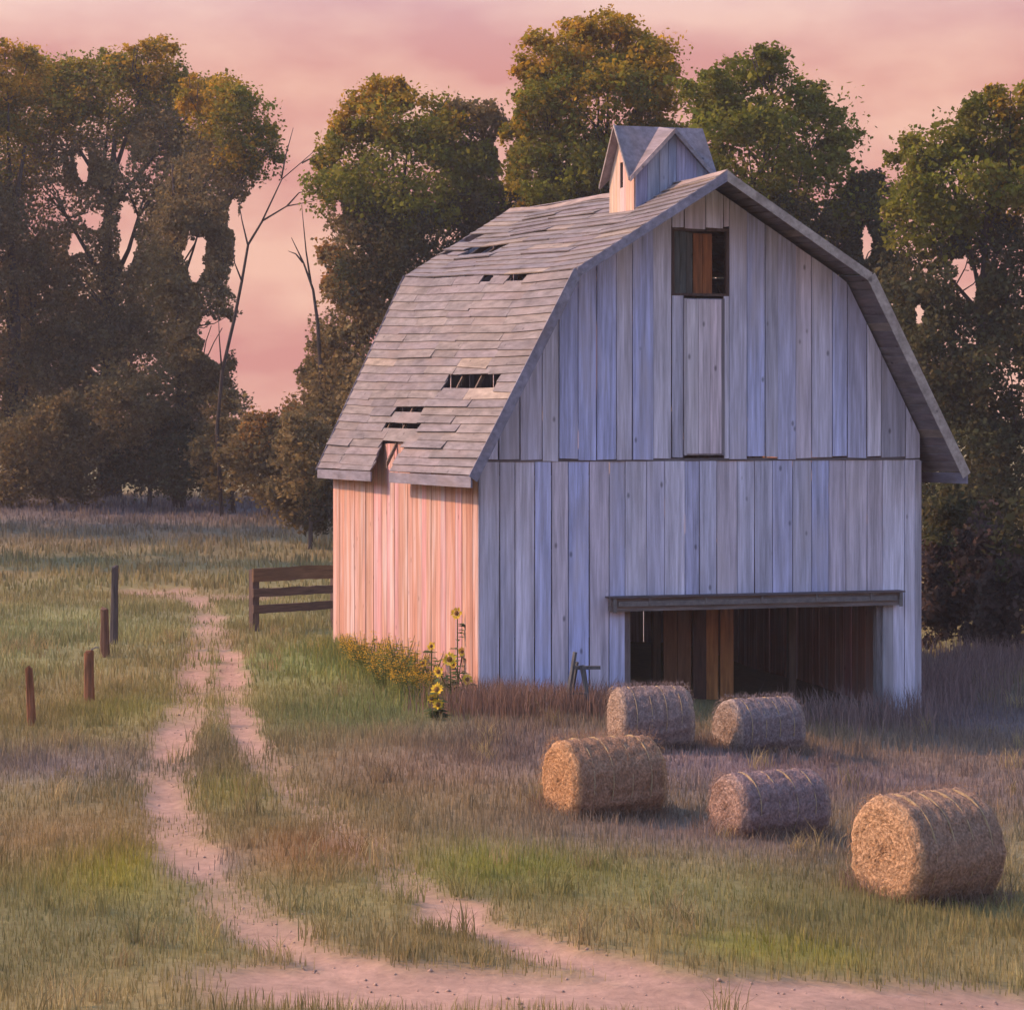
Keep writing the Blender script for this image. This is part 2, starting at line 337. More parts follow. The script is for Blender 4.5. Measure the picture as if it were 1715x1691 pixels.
# upper tier of the front gable
ex = edges(-HW, HW, 0.36, (-3.06, 3.06, 0.0, WIN[0], WIN[1], LDOOR[0], LDOOR[1]))
for a, c in zip(ex[:-1], ex[1:]):
    mid = (a + c) / 2
    if LDOOR[0] < mid < LDOOR[1]:
        pass
    elif WIN[0] < mid < WIN[1]:
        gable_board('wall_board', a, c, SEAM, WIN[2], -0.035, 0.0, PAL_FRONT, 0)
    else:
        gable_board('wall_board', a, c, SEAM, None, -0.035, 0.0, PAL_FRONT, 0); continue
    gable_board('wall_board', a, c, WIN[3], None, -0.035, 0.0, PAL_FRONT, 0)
# lower tier
ex = edges(-HW, HW, 0.40, (DOOR[0], DOOR[1]))
for a, c in zip(ex[:-1], ex[1:]):
    mid = (a + c) / 2
    z0 = 1.92 if DOOR[0] < mid < DOOR[1] else -0.8
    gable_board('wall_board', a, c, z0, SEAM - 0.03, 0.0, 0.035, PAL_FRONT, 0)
box('girt_strip', -HW, HW, -0.012, 0.04, SEAM - 0.045, SEAM + 0.012, M_RAIL, barn, (0.16, 0.15, 0.17))
# rear gable
ex = edges(-HW, HW, 0.55, (-2.9, 2.9, 0))
for a, c in zip(ex[:-1], ex[1:]):
    gable_board('wall_board', a, c, -0.8, None, BLEN, BLEN + 0.035, PAL_FRONT, BLEN, 0.09)
# side walls
def side_board(sx, d0, d1):
    x = sx * HW; t0 = roof_z(x, d0) - 0.10; t1 = roof_z(x, d1) - 0.10; col = rnd.choice(PAL_SIDE); k = rnd.uniform(0.88, 1.08); j = rnd.uniform(-.01, .01)
    g_ = rnd.choice((0.005, 0.006, 0.009, 0.013)); w1, w2 = rnd.uniform(-.004, .008), rnd.uniform(-.008, .004)
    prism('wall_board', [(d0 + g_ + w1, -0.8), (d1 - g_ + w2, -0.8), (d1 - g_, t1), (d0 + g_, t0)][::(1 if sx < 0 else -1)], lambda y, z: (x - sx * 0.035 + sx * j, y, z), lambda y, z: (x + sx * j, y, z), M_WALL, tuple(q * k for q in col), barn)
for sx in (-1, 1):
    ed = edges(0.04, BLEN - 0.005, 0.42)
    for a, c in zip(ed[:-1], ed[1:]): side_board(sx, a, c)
# corner boards
for sx in (-1, 1):
    box('corner_board', sx * HW - 0.02 - (0.09 if sx > 0 else -0.012), sx * HW + 0.02 - (-0.004 if sx > 0 else 0.09 - 0.08), -0.006, -0.03, -0.8, SEAM - 0.06, M_WALL, barn, (0.42, 0.42, 0.5))
# roof boards with missing ones
HOLES = [(770, 392, 806, 407), (724, 416, 762, 430), (780, 416, 832, 430), (810, 459, 827, 475), (853, 459, 886, 475),
         (752, 626, 838, 649), (662, 686, 708, 693), (641, 720, 701, 727), (636, 742, 677, 766)]
HB = []
for u0, v0, u1, v1 in HOLES:
    vm = (v0 + v1) / 2; A = inv_roof(u0, vm); B = inv_roof(u1, vm); T, Bo = inv_roof((u0 + u1) / 2, v0), inv_roof((u0 + u1) / 2, v1); nc_ = (24, 16)[A[0]]
    lo_, hi_ = (Bo[1] if Bo[0] == A[0] else 0.0), (T[1] if T[0] == A[0] else 1.0)
    if hi_ - lo_ < 1.0 / nc_: mid_ = (math.floor((lo_ + hi_) / 2 * nc_) + 0.5) / nc_; lo_, hi_ = mid_ - 0.01, mid_ + 0.01
    HB.append((A[0], (lo_, hi_), min(A[2], B[2]), max(A[2], B[2])))
nA, nB = inv_roof(634, 768), inv_roof(664, 768)
NOTCH = (min(nA[2], nB[2]), max(nA[2], nB[2]))
NC = {0: 24, 1: 16}
for side in (-1, 1):
    for i in (0, 1):
        nc = NC[i]
        for c in range(nc):
            s0, s1 = c / nc, (c + 1) / nc
            lo = max(0, s0 - 0.006); hi = s1 + 0.25 / nc
            if i == 0 and c == nc - 1: hi = 1.0
            if i == 1 and c == nc - 1: hi = 1.0
            cuts = []
            if side < 0:
                for hi_, hs, ha, hb in HB:
                    if hi_ == i and hs[0] < (s0 + s1) / 2 <= hs[1]: cuts.append((ha + rnd.uniform(-.16, .16), hb + rnd.uniform(-.16, .16)))
                if i == 0 and c <= 2: cuts.append((NOTCH[0] + rnd.uniform(-.06, .06), NOTCH[1] + rnd.uniform(-.06, .06)))
            segs = [(D0, D1)]
            for a, b2 in cuts:
                segs = [q for s in segs for q in ((s[0], min(s[1], a)), (max(s[0], b2), s[1])) if q[1] - q[0] > 0.05]
            cutset = [q for a, b2 in cuts for q in (a, b2)]
            out = []
            for a, b2 in segs:
                n = max(1, round((b2 - a) / (2.9 if side < 0 else 17))); e = [a + (b2 - a) * (k + (rnd.uniform(-.3, .3) if 0 < k < n else 0)) / n for k in range(n + 1)]
                out += list(zip(e[:-1], e[1:]))
            for a, b2 in out:
                col = rnd.choice(PAL_ROOF); k = rnd.uniform(0.91, 1.09)
                if rnd.random() < 0.05: col = (0.31, 0.265, 0.23)
                n_ = (rp(side, i, 1, a) - rp(side, i, 0, a)).cross(Vector((0, 1, 0))).normalized()
                if n_.z < 0: n_ = -n_
                lift = 0.028 + rnd.uniform(0, 0.014) + (rnd.uniform(.01, .04) if rnd.random() < .08 else 0); g_ = 0.006
                ska = rnd.uniform(-.14, .14) if any(abs(a - q) < 1e-6 for q in cutset) else 0.0; skb = rnd.uniform(-.14, .14) if any(abs(b2 - q) < 1e-6 for q in cutset) else 0.0
                slip = -rnd.uniform(.2, .5) / nc if rnd.random() < .045 else 0.0
                ja, jb = rnd.uniform(-.01, .012) / 4, rnd.uniform(-.01, .012) / 4
                P0, P1, P2, P3 = rp(side, i, max(0, lo + ja + slip), a + g_), rp(side, i, max(0, lo + jb + slip * .5), b2 - g_), rp(side, i, hi, b2 - g_ + skb), rp(side, i, hi, a + g_ + ska)
                th = 0.028
                V = [P0 + n_ * (lift + th), P1 + n_ * (lift + th), P2 + n_ * th, P3 + n_ * th, P0 + n_ * lift, P1 + n_ * lift, P2, P3]
                F = [(0, 1, 2, 3), (7, 6, 5, 4), (0, 4, 5, 1), (1, 5, 6, 2), (2, 6, 7, 3), (3, 7, 4, 0)]
                o = mesh_obj('roof_board', V, F, M_ROOF, barn); o.color = (*(q * k for q in col), 1)
# rafters under the boards (seen through the holes)
for d in np.linspace(0.6, BLEN - 0.6, 9):
    for side in (-1, 1):
        for i in (0, 1):
            A, B = rp(side, i, 0.06, d), rp(side, i, 1.0, d); dn = Vector((0, 0, -0.04)); dd = Vector((0, 0, -0.18)); wv = Vector((0, 0.05, 0))
            V = [A + dn - wv, A + dn + wv, B + dn + wv, B + dn - wv, A + dd - wv, A + dd + wv, B + dd + wv, B + dd - wv]
            o = mesh_obj('rafter', V, [(0, 1, 2, 3), (7, 6, 5, 4), (0, 4, 5, 1), (1, 5, 6, 2), (2, 6, 7, 3), (3, 7, 4, 0)], M_RAIL, barn); o.color = (0.16, 0.12, 0.10, 1)
# rake boards on the front and rear edges, fascia along the eaves, ridge cap
for dd, yo in ((D0, -0.03), (D1, 0.03)):
    for side in (-1, 1):
        for i in (0, 1):
            A, B = rp(side, i, 0.0 if i else -0.012, dd), rp(side, i, 1.0, dd); y0, y1 = sorted((dd + yo, dd))
            up = Vector((0, 0, 0.055)) if i else Vector((side * 0.06, 0, 0.05)); dn = Vector((0, 0, -0.15)) if i else Vector((-side * 0.10, 0, -0.06))
            if i: A2, B2 = A, B
            V = []
            for y in (y0, y1):
                for q in (A + dn, B + dn, B + up, A + up): V.append((q.x, y, q.z))
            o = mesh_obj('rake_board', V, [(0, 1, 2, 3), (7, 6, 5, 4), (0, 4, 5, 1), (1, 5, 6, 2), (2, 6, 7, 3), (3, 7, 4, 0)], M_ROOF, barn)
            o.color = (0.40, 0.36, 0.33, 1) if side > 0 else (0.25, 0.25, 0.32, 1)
for side in (-1, 1):
    spans = [(D0 + 0.004, NOTCH[0]), (NOTCH[1], D1 - 0.004)] if side < 0 else [(D0 + 0.004, D1 - 0.004)]
    for a, b2 in spans:
        A, B = rp(side, 0, -0.004, a), rp(side, 0, -0.004, b2); xo = side * 0.035
        V = [(A.x, a, A.z - 0.20), (B.x, b2, B.z - 0.20), (B.x, b2, B.z + 0.02), (A.x, a, A.z + 0.02), (A.x + xo, a, A.z - 0.20), (B.x + xo, b2, B.z - 0.20), (B.x + xo, b2, B.z + 0.02), (A.x + xo, a, A.z + 0.02)]
        o = mesh_obj('fascia_board', V, [(0, 1, 2, 3), (7, 6, 5, 4), (0, 4, 5, 1), (1, 5, 6, 2), (2, 6, 7, 3), (3, 7, 4, 0)], M_ROOF, barn); o.color = (0.20, 0.20, 0.26, 1)
cp, cf = [], []; nd = 14
for k in range(nd + 1):
    d = D0 - 0.02 + (D1 - D0 + 0.04) * k / nd; z = rp(-1, 1, 1, d).z + rnd.uniform(-.012, .012); cp += [(-0.16, d, z - 0.03), (0, d, z + 0.085), (0.16, d, z - 0.03), (0, d, z + 0.05)]
    if k: q = 4 * k - 4; cf += [(q + e, q + (e + 1) % 4, q + 4 + (e + 1) % 4, q + 4 + e) for e in range(4)]
o = mesh_obj('ridge_cap', cp, cf + [(3, 2, 1, 0), tuple(4 * nd + e for e in range(4))], M_ROOF, barn); o.color = (0.34, 0.27, 0.24, 1)

# loft window with half shutter, loft door below
x0, x1, z0, z1 = WIN
for nm, bx in (('window_frame', (x0, x0 + 0.06, z0, z1)), ('window_frame', (x1 - 0.06, x1, z0, z1)), ('window_frame', (x0 + 0.06, x1 - 0.06, z1 - 0.06, z1)), ('window_sill', (x0 + 0.06, x1 - 0.06, z0, z0 + 0.05))):
    box(nm, bx[0], bx[1], -0.03, 0.10, bx[2], bx[3], M_DARK, barn, (0.10, 0.07, 0.065))
for k in range(3):
    box('shutter_board', x0 + 0.07 + k * 0.135, x0 + 0.198 + k * 0.135, 0.05, 0.075, z0 + 0.055, z1 - 0.065, M_DARK, barn, (0.10, 0.12, 0.125))
for k in range(2):
    box('hatch_board', x0 + 0.50 + k * 0.205, x0 + 0.695 + k * 0.205, 0.09, 0.115, z0 + 0.055, z1 - 0.10, M_DARK, barn, (0.30, 0.115, 0.045))
x0, x1, z0, z1 = LDOOR
n = 3
dfr = box('loft_door', x0 + 0.02, x1 - 0.02, -0.028, 0.0, z0, z1, M_WALL, barn, (0.30, 0.30, 0.36))
for k in range(n):
    w = (x1 - x0 - 0.10) / n
    box('door_board', x0 + 0.05 + k * w + 0.004, x0 + 0.05 + (k + 1) * w - 0.004, -0.058, -0.031, z0 + 0.03, z1 - 0.02, M_WALL, dfr, (0.66 + 0.03 * k, 0.65, 0.74))
for xa, xb in ((x0 - 0.01, x0 + 0.045), (x1 - 0.045, x1 + 0.01)):
    box('door_batten', xa, xb, -0.066, -0.038, z0 + 0.0, z1 - 0.0, M_WALL, dfr, (0.22, 0.21, 0.24) if xa > 0 else (0.45, 0.44, 0.5))
# doorway: header beam with track, posts
hb = box('door_header', DOOR[0] - 0.36, DOOR[1] + 0.32, -0.20, -0.002, 1.80, 2.06, M_RAIL, barn, (0.22, 0.20, 0.20))
box('door_track', DOOR[0] - 0.22, DOOR[1] + 0.2, -0.26, -0.205, 1.90, 2.0, M_STEEL, hb)
box('header_cap', DOOR[0] - 0.42, DOOR[1] + 0.36, -0.30, -0.002, 2.065, 2.095, M_RAIL, hb, (0.13, 0.11, 0.12))
for x in (DOOR[0] - 0.34, DOOR[1] + 0.24):
    box('track_bracket', x, x + 0.07, -0.285, -0.265, 1.78, 2.06, M_STEEL, hb)
for x in np.linspace(DOOR[0] + 0.4, DOOR[1] - 0.4, 5):
    box('track_hanger', x, x + 0.05, -0.275, -0.262, 1.92, 2.06, M_STEEL, hb)
box('door_post', DOOR[1] - 0.02, DOOR[1] + 0.20, -0.06, -0.002, -0.8, 1.79, M_WALL, barn, (0.30, 0.31, 0.35))
box('door_post', DOOR[1] - 0.12, DOOR[1] - 0.005, 0.04, 0.22, -0.8, 1.90, M_DARK, barn, (0.26, 0.25, 0.26))
box('door_post', DOOR[0] + 0.005, DOOR[0] + 0.12, 0.04, 0.22, -0.8, 1.90, M_DARK, barn, (0.18, 0.15, 0.15))
# inside: stall partition of brown planks, two posts, a tie beam
for k, (xa, c) in enumerate(((-0.30, (0.15, 0.075, 0.04)), (0.02, (0.17, 0.085, 0.045)), (0.34, (0.08, 0.045, 0.035)), (0.62, (0.36, 0.165, 0.06)), (0.94, (0.33, 0.15, 0.055)))):
    box('stall_plank', xa, xa + 0.29, 1.6 + 0.04 * (k % 2), 1.65 + 0.04 * (k % 2), -0.7, 2.4, M_DARK, barn, c)
for x in (-0.42, 2.6):
    box('inner_post', x, x + 0.16, 1.9, 2.06, -0.8, 4.4, M_DARK, barn, (0.10, 0.07, 0.05))
box('tie_beam', -HW + 0.06, HW - 0.06, 2.3, 2.5, 4.42, 4.65, M_RAIL, barn, (0.12, 0.09, 0.07))
for k in range(14):
    box('floor_joist', -HW + 0.06, HW - 0.06, 0.5 + k, 0.62 + k, 3.0, 3.2, M_RAIL, barn, (0.10, 0.08, 0.07))
box('loft_floor', -HW + 0.05, HW - 0.05, 0.1, BLEN - 0.1, 3.203, 3.24, M_RAIL, barn, (0.13, 0.10, 0.08))

# cupola with crossed gables
CUD, CH, CWR = 2.75, 0.80, 0.98; CZ, CK = 11.72, 1.22; CDIP = 0.16
cup = box('cupola', -CH + 0.05, CH - 0.05, CUD - CH + 0.05, CUD + CH - 0.05, 10.0, 10.55, M_DARK, barn, (0.05, 0.045, 0.045))
V = [(0, 0, CZ), (CWR, 0, CZ), (CWR, CWR, CZ - CK * CWR), (0, CWR, CZ - CDIP), (-CWR, CWR, CZ - CK * CWR), (-CWR, 0, CZ), (-CWR, -CWR, CZ - CK * CWR), (0, -CWR, CZ - CDIP), (CWR, -CWR, CZ - CK * CWR)]
V = [(x, y + CUD, z) for x, y, z in V]; V2 = [(x, y, z - 0.06) for x, y, z in V]
F = [(0, k, k % 8 + 1) for k in range(1, 9)]; F2 = [tuple(q + 9 for q in f[::-1]) for f in F]
SD = [(k, k + 9, k % 8 + 10, k % 8 + 1) for k in range(1, 9)]
o = mesh_obj('cupola_roof', V + V2, F + F2 + [s[::-1] for s in SD], M_ROOF, cup); o.color = (0.25, 0.225, 0.26, 1)
def cup_board(face, a, c, z0=None, z1=None, col=(0.4, 0.4, 0.48)):
    top = lambda q: CZ - CK * abs(q) - 0.075 - (CDIP * CH / CWR * (1 - abs(q) / CH) if face in ('front', 'rear') else 0)
    g_ = 0.004; a += g_; c -= g_
    ta, tb = (top(a), top(c)) if z1 is None else (min(z1, top(a)), min(z1, top(c)))
    pts = [(a, z0 or 9.72), (c, z0 or 9.72), (c, tb)] + ([(0, top(0))] if a < 0 < c and z1 is None else []) + [(a, ta)]
    if face == 'front': f0, f1 = (lambda q, z: (q, CUD - CH - 0.03, z)), (lambda q, z: (q, CUD - CH, z))
    elif face == 'rear': f0, f1 = (lambda q, z: (q, CUD + CH, z)), (lambda q, z: (q, CUD + CH + 0.03, z))
    elif face == 'left': f0, f1 = (lambda q, z: (-CH - 0.03, CUD - q, z)), (lambda q, z: (-CH, CUD - q, z))
    else: f0, f1 = (lambda q, z: (CH, CUD - q, z)), (lambda q, z: (CH + 0.03, CUD - q, z))
    prism('cupola_board', pts, f0, f1, M_WALL, tuple(k * rnd.uniform(0.9, 1.1) for k in col), cup)
for face, colr in (('front', (0.33, 0.36, 0.52)), ('rear', (0.38, 0.38, 0.44)), ('right', (0.38, 0.38, 0.44)), ('left', (0.60, 0.40, 0.33))):  # sunlit left face and shaded other faces put into the board colours
    e = [-CH, -0.54, -0.28, -0.09, 0.09, 0.28, 0.54, CH]
    for a, c in zip(e[:-1], e[1:]):
        if a < 0 < c and face in ('left',):
            cup_board(face, a, c, None, 10.42, colr); cup_board(face, a, c, 10.95, None, colr)
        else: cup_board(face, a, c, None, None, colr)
for sx in (-1, 1):                     # rake trims on the front gable of the cupola
    pts = [(sx * CWR, CZ - CK * CWR - 0.085), (0, CZ - CDIP - 0.085), (0, CZ - CDIP + 0.02), (sx * CWR, CZ - CK * CWR + 0.03)]
    V = [(x, CUD - CWR - 0.03, z) for x, z in pts] + [(x, CUD - CWR, z) for x, z in pts]
    o = mesh_obj('rake_trim', V, [(0, 1, 2, 3), (7, 6, 5, 4), (0, 4, 5, 1), (1, 5, 6, 2), (2, 6, 7, 3), (3, 7, 4, 0)], M_ROOF, cup); o.color = (0.5, 0.40, 0.38, 1) if sx < 0 else (0.27, 0.26, 0.3, 1)  # left trim painted paler, as if caught by the sun
    V = [(-CWR - 0.03, CUD + sx * CWR, CZ - CK * CWR - 0.05), (-CWR - 0.03, CUD, CZ - 0.05), (-CWR - 0.03, CUD, CZ + 0.03), (-CWR - 0.03, CUD + sx * CWR, CZ - CK * CWR + 0.03)]
    V = V + [(x + 0.03, y, z) for x, y, z in V]
    o = mesh_obj('rake_trim', V, [(0, 1, 2, 3), (7, 6, 5, 4), (0, 4, 5, 1), (1, 5, 6, 2), (2, 6, 7, 3), (3, 7, 4, 0)], M_ROOF, cup); o.color = (0.3, 0.27, 0.27, 1)

# ------------------------------------------------------------------ fence posts and rail fence
def post(u, vtop, vbase, wpx, label, lean=0.0, col=(0.13, 0.09, 0.075), cap=False):
    p = gp(u, vbase); hgt = (vbase - vtop) / FPX * p.y; r = wpx / FPX * p.y / 2
    V, F = [], []; n = 8; zs = [-0.25, 0.0, 0.3 * hgt, 0.65 * hgt, hgt - 0.06, hgt]
    for z in zs:
        for k in range(n):
            t = 2 * math.pi * k / n; rr = r * (1.12 - 0.2 * max(0, z) / hgt) * rnd.uniform(0.88, 1.1)
            V.append((rr * math.cos(t) + lean * z, rr * math.sin(t) * 0.9, z + (rnd.uniform(-0.05, 0.04) if z == hgt else 0)))
    for i in range(len(zs) - 1):
        for k in range(n): q = i * n; F.append((q + k, q + (k + 1) % n, q + n + (k + 1) % n, q + n + k))
    F.append(tuple(range(n))[::-1]); F.append(tuple((len(zs) - 1) * n + k for k in range(n)))
    o = mesh_obj('fence_post', V, F, M_DARK); o.location = p; o.color = (*col, 1)
    return tag(o, label, 'fence post', 'old posts along the left of the track')
post(190, 948, 1078, 13, 'tallest thin grey wooden post, furthest along the old fence line', 0.02, (0.10, 0.09, 0.095))
post(176, 1018, 1100, 15, 'stout brown post standing close beside the tallest post', -0.01, (0.16, 0.09, 0.065))
p3 = post(149, 1090, 1178, 17, 'short reddish post with a bent wire end on its top', 0.0, (0.26, 0.11, 0.055))
V, F = tube([(0.0, 0, 0.98), (0.05, 0, 1.06), (0.14, 0, 1.11), (0.20, 0, 1.10)], [0.018, 0.016, 0.014, 0.01], 5)
mesh_obj('wire_end', [tuple(q) for q in V], F, M_STEEL, p3)
post(54, 1116, 1215, 14, 'slim leaning reddish post at the open end of the old fence line', -0.06, (0.26, 0.11, 0.055))

pl, pr = gp(425, 1056), gp(569, 1050)
rf = empty('rail_fence', pl, math.atan2(pr.y - pl.y, pr.x - pl.x)); tag(rf, 'low brown three-rail wooden fence joining the back corner of the barn', 'fence')
W_ = (pr - pl).length; SC = pl.y / FPX
for x in (0.0, W_ - 0.16):
    box('post', x - 0.09, x + 0.11, -0.09, 0.09, -0.2, 1.60, M_DARK, rf, (0.12, 0.085, 0.08))
for k, (z0, z1, c) in enumerate(((1.28, 1.63, (0.19, 0.11, 0.06)), (0.88, 1.10, (0.13, 0.085, 0.065)), (0.46, 0.68, (0.13, 0.085, 0.065)))):
    V, F = [], []
    ns = 10
    for i in range(ns + 1):
        x = -0.12 + (W_ + 0.1) * i / ns; j = rnd.uniform(-.012, .012)
        V += [(x, -0.16, z0 + j), (x, -0.16, z1 + j + rnd.uniform(-.015, .015)), (x, -0.094, z1 + j), (x, -0.094, z0 + j)]
    for i in range(ns):
        q = i * 4
        for e in range(4): F.append((q + e, q + (e + 1) % 4, q + 4 + (e + 1) % 4, q + 4 + e))
    F += [(0, 1, 2, 3), (ns * 4 + 3, ns * 4 + 2, ns * 4 + 1, ns * 4)]
    o = mesh_obj('rail', V, F, M_RAIL, rf); o.color = (*c, 1)

# ------------------------------------------------------------------ trestle by the front wall
tp = gp(972, 1198)
ts = empty('wooden_trestle', tp); tag(ts, 'small dark wooden trestle standing in weeds beside the barn doorway', 'trestle')
def stick(parent, a, b, r, name='leg', col=(0.12, 0.13, 0.14)):
    V, F = tube([a, b], [r, r * 0.9], 4); o = mesh_obj(name, [tuple(q) for q in V], F, M_DARK, parent); o.color = (*col, 1)
stick(ts, (-0.30, -0.05, -0.05), (-0.10, 0.0, 1.20), 0.045)
stick(ts, (0.22, -0.05, -0.05), (0.02, 0.0, 0.95), 0.045)
stick(ts, (-0.22, 0.45, -0.05), (-0.06, 0.1, 1.0), 0.04)
stick(ts, (0.20, 0.45, -0.05), (0.06, 0.1, 0.93), 0.04)
stick(ts, (-0.16, 0.02, 0.90), (0.38, 0.06, 0.90), 0.05, 'top_bar')
stick(ts, (-0.22, -0.02, 0.42), (0.15, -0.02, 0.42), 0.03, 'brace')

# ------------------------------------------------------------------ round bales
m, nt, b = new_mat('straw', 0.95); L = nt.links.new
a_ = N(nt, 'ShaderNodeAttribute', attribute_name='Col'); tcn = N(nt, 'ShaderNodeTexCoord'); mpn = N(nt, 'ShaderNodeMapping'); mpn.inputs['Scale'].default_value = (34, 26, 26)
L(tcn.outputs['Object'], mpn.inputs[0]); n1 = N(nt, 'ShaderNodeTexNoise'); n1.inputs['Scale'].default_value = 1; n1.inputs['Detail'].default_value = 7; L(mpn.outputs[0], n1.inputs['Vector'])
r1 = N(nt, 'ShaderNodeMapRange'); r1.inputs['From Min'].default_value = 0.3; r1.inputs['From Max'].default_value = 0.7; r1.inputs['To Min'].default_value = 0.55; r1.inputs['To Max'].default_value = 1.3; L(n1.outputs['Fac'], r1.inputs['Value'])
v1 = N(nt, 'ShaderNodeVectorMath', operation='SCALE'); L(a_.outputs['Color'], v1.inputs[0]); L(r1.outputs[0], v1.inputs['Scale']); L(v1.outputs[0], b.inputs['Base Color'])
bp = N(nt, 'ShaderNodeBump'); bp.inputs['Strength'].default_value = 0.8; bp.inputs['Distance'].default_value = 0.04; L(n1.outputs['Fac'], bp.inputs['Height']); L(bp.outputs[0], b.inputs['Normal'])
M_STRAW = m
def bale(u0, u1, vtop, vbot, ang, label, col=(0.40, 0.27, 0.13), seed=0):
    r_ = np.random.default_rng(seed); p0 = gp((u0 + u1) / 2, vbot)
    R = (vbot - vtop) / FPX * p0.y / 2 * 1.03; wid = (u1 - u0) / FPX * p0.y
    Lh = max(0.5, (wid - 2 * R * math.sin(ang)) / math.cos(ang)) / 2
    root = empty('hay_bale', (p0.x, p0.y + R * 0.9, float(height(p0.x, p0.y + R * 0.9)) - 0.12), ang); tag(root, label, 'hay bale', 'round hay bales in front of the barn')
    nr, nl = 72, 30
    th = np.arange(nr) * 2 * np.pi / nr
    V = []; C = []
    ns = 18
    prof = []                          # (axial, radius) from left end centre to right end centre
    for i in range(ns): prof.append((-1, i / ns))
    for i in range(nl + 1): prof.append((-1 + 2 * i / nl, 1.0))
    for i in range(ns)[::-1]: prof.append((1, i / ns))
    ph = r_.uniform(0, 6, 8)
    for k, (ax, rad) in enumerate(prof):
        edge = np.clip((rad - 0.86) / 0.14, 0, 1) if abs(ax) == 1 else 1.0
        axd = ax * (Lh - 0.09 * (edge if abs(ax) == 1 else 0) * 1.0) if abs(ax) == 1 else ax * (Lh - 0.09)
        rr = rad * R * (0.97 + 0.012 * np.sin(3 * th + ph[0]) + 0.014 * np.sin(7 * th + ph[1]) + 0.01 * np.sin(15 * th + ph[2] + ax * 2))
        if abs(ax) < 1: rr = rr * (1 + 0.012 * math.sin(ax * 21 + ph[3]) + 0.018 * (1 - ax * ax)) + r_.normal(0, 0.009, nr)
        # rolled layers: a spiral groove on the ends
        if abs(ax) == 1:
            g_ = np.sin(rad * 2 * np.pi * 8 - th + ph[4]); axd = axd + np.sign(ax) * (0.011 * g_ * (rad < 0.95) + r_.normal(0, 0.008, nr))
        zz = R * 0.985 + rr * np.sin(th); zz = np.where(zz < 0.05, 0.05 + (zz - 0.05) * 0.3, zz)
        yy = rr * np.cos(th) * (1 + 0.07 * np.clip(1 - zz / R, 0, 1)); zz = zz * 0.96
        V.append(np.stack([np.full(nr, 0) + axd, yy, zz], 1))
        cc = np.tile(np.array(col), (nr, 1)) * r_.uniform(0.8, 1.18, (nr, 1))
        if abs(ax) != 1: cc = cc * np.array([0.80, 0.82, 0.98])
        if abs(ax) == 1: cc = cc * (1.12 + 0.18 * g_[:, None])
        C.append(cc)
    V = np.concatenate(V); C = np.concatenate(C); n = len(prof)
    q = []
    for i in range(n - 1):
        k = np.arange(nr); q.append(np.stack([i * nr + k, i * nr + (k + 1) % nr, (i + 1) * nr + (k + 1) % nr, (i + 1) * nr + k], 1))
    np_mesh('rolled_hay', V, quads=np.concatenate(q)[:, ::-1], mat=M_STRAW, parent=root, col=C, smooth=True)
    # loose straws all over it
    ns_ = 4200; t = r_.uniform(0, 2 * np.pi, ns_); x = r_.uniform(-Lh, Lh, ns_); onend = r_.random(ns_) < 0.34
    rad = np.where(onend, R * np.sqrt(r_.random(ns_)) * 0.96, R * 0.985); x = np.where(onend, -Lh * np.where(r_.random(ns_) < .7, 1, -1) * 1.0, x * 0.95)
    base = np.stack([x, rad * np.cos(t), R * 0.985 + rad * np.sin(t)], 1)
    nrm = np.stack([np.where(onend, np.sign(x), 0), np.where(onend, 0, np.cos(t)), np.where(onend, 0, np.sin(t))], 1)
    dirv = r_.normal(0, 1, (ns_, 3)); tang = np.stack([np.zeros(ns_), -np.sin(t), np.cos(t)], 1)
    dirv = dirv * 0.5 + tang * r_.choice([-1, 1], (ns_, 1)) * 1.1 + nrm * 0.35; dirv /= np.linalg.norm(dirv, axis=1, keepdims=True)
    side = np.cross(dirv, nrm); side /= np.linalg.norm(side, axis=1, keepdims=True) + 1e-9
    ln = r_.uniform(0.04, 0.13, (ns_, 1)); w = 0.003
    SV = np.stack([base - side * w, base + side * w, base + dirv * ln + side * w * .4, base + dirv * ln - side * w * .4], 1)
    keep = (SV[:, :, 2].min(1) > 0.03); SV = SV[keep]; cc = np.repeat(np.where(onend[keep][:, None], np.array(col), np.array(col) * np.array([0.80, 0.82, 0.98])) * r_.uniform(0.7, 1.25, (len(SV), 1)), 4, axis=0)
    o = np_mesh('loose_straw', SV.reshape(-1, 3), quads=np.arange(len(SV) * 4).reshape(-1, 4), mat=M_GRASS, parent=root, col=cc); o['kind'] = 'stuff'
    for ax in (-0.6, -0.2, 0.2, 0.6):
        V, F = [], []; nn = 40; rr = R * 0.99
        for k in range(nn):
            tt = 2 * math.pi * k / nn; cy, cz = math.cos(tt), math.sin(tt); x = ax * Lh + 0.012 * math.sin(tt * 3)
            for dx, dr in ((-.004, -.03), (.004, -.03), (.004, .007), (-.004, .007)): V.append((x + dx, (rr + dr) * cy, max(0.04, (R * 0.985 + (rr + dr) * cz) * 0.96)))
        for k in range(nn):
            q0, q1 = k * 4, ((k + 1) % nn) * 4
            for e in range(4): F.append((q0 + e, q0 + (e + 1) % 4, q1 + (e + 1) % 4, q1 + e))
        mesh_obj('twine', V, F, M_TWINE, root)
    return root, (p0.x, p0.y + R * 0.9, max(R, Lh))
BALES = []
